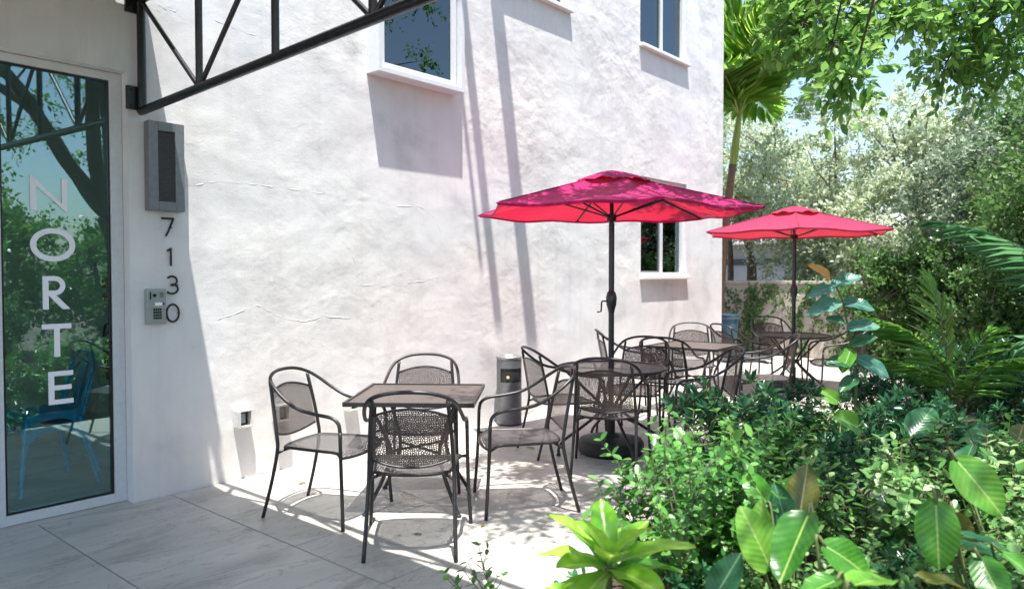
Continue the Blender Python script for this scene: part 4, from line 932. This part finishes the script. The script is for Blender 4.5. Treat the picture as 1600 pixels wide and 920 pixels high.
def aim(p, d, nrm):
    d = unit(d); nrm = np.array(nrm, float); nrm = unit(nrm-d*(nrm@d)); x = np.cross(d, nrm)
    return Matrix(((x[0], d[0], nrm[0], p[0]), (x[1], d[1], nrm[1], p[1]), (x[2], d[2], nrm[2], p[2]), (0, 0, 0, 1)))
def at_px(px, py, Z): return dep(px, py, Z)
def leaf_between(px0, py0, px1, py1, Z, dz, kind, mat, facing, parent, root, petr=.005):
    """a broad leaf whose stalk end and tip are read from the photograph at an estimated distance, real size kept"""
    a, c = dep(px0, py0, Z), dep(px1, py1, Z+dz); L = LK[kind][0]; d = c-a; s = np.linalg.norm(d)/L; s = min(1.35, max(.6, s))
    base = np.array(parent.location); nr = {'cam': unit(CAM-a)+np.array((0, 0, .5)), 'up': np.array((0, 0, 1.0)), 'side': np.array((-.6, .2, .7)), 'left': np.array((-.9, .5, .45))}[facing]
    m4 = aim(a-base, d, nr) @ Matrix.Scale(s, 4)
    bigleaf_obj(kind, parent, mat, m4)
    b = B(); r0 = np.array(root, float)-base; e = a-base; b.tube(crom([r0, r0*.5+e*.5+np.array((0, 0, .03)), e-unit(d)*.02, e+unit(d)*.01], 4), [petr*1.3]*4+[petr]*9, 6); b.build('petiole', 'stem', parent, 180)
def bplant(name, label, loc, cat='plant', group=None): return thing(name, label, cat, loc, 0, group)
q = bplant('broad_leaf_plant', 'broad-leaved plant with folded upright leaves, one edged in bronze', (2.75, -4.05, ZB), group='broad-leaved plants in the foreground'); r = (2.75, -4.05, ZB)
leaf_between(1205, 890, 1160, 790, 2.55, .0, 'oval', 'big', 'cam', q, r); leaf_between(1195, 885, 1190, 775, 2.62, .05, 'oval2', 'big', 'left', q, r); leaf_between(1232, 832, 1210, 752, 2.9, .05, 'oval2', 'bigd', 'cam', q, r)
leaf_between(1250, 805, 1262, 722, 2.95, .05, 'oval2', 'bigr', 'cam', q, r); leaf_between(1240, 810, 1238, 738, 3.0, .05, 'oval2', 'big', 'left', q, r); leaf_between(1200, 788, 1158, 728, 2.9, .1, 'drop', 'big', 'side', q, r)
q = bplant('broad_leaf_plant', 'broad-leaved plant with one large pale-ribbed leaf facing the path', (3.05, -4.62, ZB), group='broad-leaved plants in the foreground'); r = (3.05, -4.62, ZB)
leaf_between(1462, 782, 1468, 896, 2.45, -.06, 'oval', 'big', 'cam', q, r); leaf_between(1490, 800, 1512, 860, 2.7, .0, 'oval2', 'bigr', 'cam', q, r); leaf_between(1500, 835, 1590, 850, 2.6, -.05, 'drop', 'bigd', 'up', q, r)
leaf_between(1495, 850, 1570, 872, 2.5, -.05, 'oval2', 'bigd', 'up', q, r); leaf_between(1440, 905, 1530, 905, 2.3, .05, 'drop', 'bigr', 'up', q, r)
q = bplant('broad_leaf_plant', 'broad-leaved plant with a big tilted ribbed leaf over pale twigs', (3.45, -4.68, ZB), group='broad-leaved plants in the foreground'); r = (3.45, -4.68, ZB)
leaf_between(1492, 716, 1575, 808, 2.75, -.12, 'oval', 'big', 'cam', q, r); leaf_between(1505, 730, 1520, 690, 3.2, .1, 'oval2', 'bigd', 'left', q, r); leaf_between(1560, 860, 1640, 905, 2.4, -.1, 'paddle', 'big', 'up', q, r); leaf_between(1530, 870, 1560, 925, 2.3, -.1, 'oval', 'big', 'cam', q, r)
q = bplant('broad_leaf_plant', 'broad-leaved plant with glossy arched leaves low in the foreground', (2.35, -4.35, ZB), group='broad-leaved plants in the foreground'); r = (2.35, -4.35, ZB)
leaf_between(1285, 850, 1385, 905, 2.3, -.05, 'paddle', 'big', 'cam', q, r); leaf_between(1330, 915, 1400, 890, 2.2, .1, 'oval', 'big', 'up', q, r); leaf_between(1115, 935, 1158, 862, 2.2, .0, 'oval2', 'bigd', 'cam', q, r); leaf_between(1265, 800, 1215, 910, 2.5, -.1, 'oval2', 'big', 'side', q, r); leaf_between(1310, 905, 1260, 925, 2.2, -.05, 'oval2', 'big', 'up', q, r)
q = bplant('broad_leaf_plant', 'single broad-leaved plant between the dark glossy shrubs', (4.3, -3.75, ZB), group='broad-leaved plants in the foreground'); r = (4.3, -3.75, ZB)
leaf_between(1342, 668, 1302, 648, 4.1, -.1, 'oval2', 'big', 'cam', q, r); leaf_between(1425, 682, 1460, 628, 4.2, .1, 'oval', 'bigd', 'cam', q, r); leaf_between(1310, 628, 1280, 606, 5.0, 0, 'oval2', 'big', 'cam', q, r); leaf_between(1520, 700, 1545, 660, 4.0, .1, 'oval', 'bigd', 'cam', q, r); leaf_between(1590, 690, 1600, 660, 3.8, .1, 'oval2', 'bigr', 'cam', q, r)

# lime rosette plant
def rosette(name, label, loc, n, mat, kind, seed, s=1.0, el0=.15, el1=1.2, group=None):
    g = np.random.default_rng(seed); t = thing(name, label, 'plant', loc, 0, group)
    for k in range(n):
        a = k*2.4+g.uniform(-.2, .2); el = el0+(el1-el0)*(k/n)**1.1; d = np.array((math.cos(a)*math.cos(el), math.sin(a)*math.cos(el), math.sin(el))); o = np.array((-math.cos(a)*math.sin(el), -math.sin(a)*math.sin(el), math.cos(el)))
        bigleaf_obj(kind, t, mat, aim(np.array((0, 0, .30+.05*k/n))+d*.012, d, o+g.normal(size=3)*.12) @ Matrix.Scale(s*g.uniform(.8, 1.12)*(1-.35*(k/n)**3), 4))
    B().tube(crom([(0, 0, 0), (.01, .0, .16), (0, 0, .36)], 4), .012, 7).build('stem', 'stem', t, 180); return t
c0 = dep(950, 888, 2.45)
rosette('lime_rosette_plant', 'bright lime-green rosette plant with shiny strap leaves at the bed corner', (c0[0], c0[1], c0[2]-.32), 18, 'bigy', 'long', 91, 1.15, -.3, 1.2)
B().tube([(c0[0], c0[1], ZB), (c0[0], c0[1], c0[2]-.31)], .012, 6).build('stem', 'stem', [o for o in COL.objects if o.name == 'lime_rosette_plant'][0], 180).matrix_local = Matrix.Translation((-c0[0], -c0[1], -(c0[2]-.32)))
c1 = dep(1290, 905, 2.15)
# small sprig over the paving edge
shrub('trailing_sprig', 'small trailing sprig of paired leaves leaning over the paving edge', (2.28, -3.08, ZB), 95, 'l_small', 9, .40, .16, .066, .033, .055, 2, .2, 1, OVAL, lean=np.array((-.10, .15)))
shrub('young_leafy_plant', 'young leafy plant with yellow-green paired leaves between the folded broad leaves', (2.55, -4.18, ZB), 96, 'l_pale', 5, .62, .14, .085, .042, .055, 2, .35, 1, OVAL)
shrub('dark_leaf_sprout', 'low dark-leaved sprout under the lime rosette', (2.55, -3.35, ZB), 97, 'l_dark', 8, .34, .2, .07, .036, .05, 2, .3, 1, OVAL)

# tall plant with drooping blue-green leaves and one orange leaf
q = bplant('tall_broad_leaf_plant', 'tall single-stemmed plant with drooping blue-green leaves and one orange leaf', (5.55, -3.42, ZB)); bse = np.array(q.location)
tp = [dep(1345, 660, 5.35)-bse*1, dep(1330, 560, 5.3), dep(1322, 500, 5.3), dep(1302, 440, 5.25)]
st = [np.zeros(3)] + [dep(x, y, 5.35)-bse for x, y in ((1338, 600), (1326, 520), (1316, 470), (1300, 436))]
B().tube(crom(st, 5), [.011*(1-.03*i) for i in range(21)], 7).build('stem', 'stem', q, 180)
for x0, y0, x1, y1, kd, mt, fc in ((1302, 448, 1270, 456, 'drop', 'bigblue', 'cam'), (1300, 446, 1338, 428, 'drop', 'bigblue', 'cam'), (1298, 438, 1270, 418, 'oval2', 'bigo', 'cam'), (1312, 470, 1270, 482, 'drop', 'bigblue', 'cam'), (1318, 472, 1362, 476, 'drop', 'bigblue', 'cam'), (1324, 512, 1368, 504, 'drop', 'bigblue', 'cam'),
                                   (1322, 505, 1300, 500, 'oval2', 'bigd', 'side'), (1330, 540, 1360, 530, 'oval2', 'bigd', 'cam'), (1335, 565, 1298, 562, 'drop', 'bigd', 'cam'), (1340, 560, 1388, 580, 'drop', 'bigblue', 'cam'), (1330, 545, 1318, 575, 'oval2', 'big', 'left'), (1338, 590, 1318, 606, 'oval2', 'bigd', 'side')):
    a, c = dep(x0, y0, 5.3)-bse, dep(x1, y1, 5.25)-bse; s = min(1.4, max(.75, 1.25*np.linalg.norm(c-a)/LK[kd][0]))
    bigleaf_obj(kd, q, mt, aim(a, c-a, unit(CAM-bse)+np.array((0, 0, .9))) @ Matrix.Scale(s, 4))

# areca palms: arching fronds on the right
def areca(name, label, loc, fr, seed, mat, vee=-.1):
    g = np.random.default_rng(seed); t = thing(name, label, 'palm', loc); bs = np.array(loc, float)
    for (L, leafl, n, dr, ang, el, roll, h) in fr:
        f = palm_frond('frond', t, g, dict(L=L, leafl=leafl, n=n, droop=dr, width=.015, vee=vee, rr=.007), mat, 'stem')
        top = np.array((.05*math.cos(ang+1), .05*math.sin(ang+1), h))
        f.matrix_local = Matrix.Translation(tuple(top)) @ Matrix.Rotation(ang-math.pi/2, 4, 'Z') @ Matrix.Rotation(el, 4, 'X') @ Matrix.Rotation(roll, 4, 'Y')
        B().tube(crom([(0, 0, 0), top*.5+g.normal(size=3)*.015, top], 4), .008, 6).build('stalk', 'stem', t, 180)
rd = RAD
areca('areca_palm', 'young areca palm with arching feathery fronds behind the tall broad-leaved plant', (7.0, -3.85, ZB), [(1.15, .26, 26, .55, rd(150), rd(52), 0, .55), (1.0, .24, 24, .8, rd(120), rd(46), .2, .5), (1.05, .22, 24, .2, rd(60), rd(80), 0, .5), (.95, .24, 24, .7, rd(215), rd(55), 0, .45), (.9, .24, 24, .6, rd(-20), rd(60), 0, .5)], 101, 'l_areca')
areca('areca_palm', 'areca palm with one long blue-green frond drooping over the bed', (7.1, -5.0, ZB), [(1.75, .36, 34, .60, rd(112), rd(56), 0, .95), (1.4, .34, 30, .9, rd(150), rd(48), .1, .7), (1.2, .30, 28, .5, rd(60), rd(60), 0, .8)], 102, 'l_bluegreen', -.75)
# strap-leaved grasses
def strap(label, loc, n, L, wd, mat, seed, spread=.6):
    g = np.random.default_rng(seed); t = thing('strap_leaf_clump', label, 'plant', loc, 0, 'strap-leaved clumps')
    for k in range(n):
        a = g.uniform(0, 6.28); ln = L*g.uniform(.6, 1.1); el = RAD(g.uniform(40, 80)); w0 = wd*g.uniform(.7, 1.2)
        def fn(u, v): rr = ln*math.cos(el)*v*(1+spread*.4*v); z = ln*math.sin(el)*v-spread*ln*.35*v*v; s = (2*u-1)*w0*.5*(1-v**2.2); return (rr*math.cos(a)-s*math.sin(a), rr*math.sin(a)+s*math.cos(a), z+abs(2*u-1)*w0*.2)
        B().grid(fn, 2, 8).build('blade', mat, t, 180)
strap('tuft of thin yellow-green strap leaves beside the umbrella base', (4.72, -2.86, ZB), 9, .42, .016, 'bigy', 111); strap('clump of broad green strap leaves below the areca palm', (5.5, -3.85, ZB), 6, .62, .05, 'big', 112)
strap('clump of narrow green strap leaves in the shade at the spotlight', (3.95, -3.35, ZB), 7, .5, .03, 'bigd', 113); strap('clump of arching strap leaves under the darker silver tree', (5.35, -4.15, ZB), 8, .5, .022, 'big', 114)
strap('small tuft of upright blades beside the lime rosette', (2.15, -3.35, ZB), 5, .42, .03, 'big', 115, .15)

# garden spotlight hidden in the shrubs
gl = thing('garden_spotlight', 'small grey garden spotlight on a post among pale twiggy shrubs', 'light', (3.70, -4.13, ZB))
B().box(-.05, .05, -.04, .04, 0, .40).build('post', 'outgrey', gl, bevel=.006); B().lathe([(.0, .42), (.05, .425), (.078, .46), (.085, .50), (.06, .53), (0, .535)], 20).build('head', 'silver', gl, 40); B().tube([(0, 0, .39), (0, 0, .44)], .015, 8).build('knuckle', 'black', gl, 60)

# fallen leaves on the paving
g = np.random.default_rng(77)
def gnd(px, py): d = ray(px, py); return CAM + d*((.006-CAM[2])/d[2])
for k, (px, py, ln, lab) in enumerate(((466, 756, .07, 'yellowed leaf lying in the sun behind the armchair near the outlet boxes'), (836, 701, .09, 'curled brown leaf on the paving beside the ash bin armchair'), (757, 819, .045, 'tiny dark leaf on the paving at the feet of the pulled out armchair'), (645, 833, .06, 'dry tan leaf in the sun patch below the front square table'))):
    d = np.array((math.cos(k*1.7), math.sin(k*1.7), .08)); lf = leaves('fallen_leaf', 'l_fallen', None, [gnd(px, py)], [d], [(.1, 0, 1)], ln, ln*.45, OVAL)
    del lf['kind']; tag(lf, lab, 'leaf', 'fallen leaves on the paving')
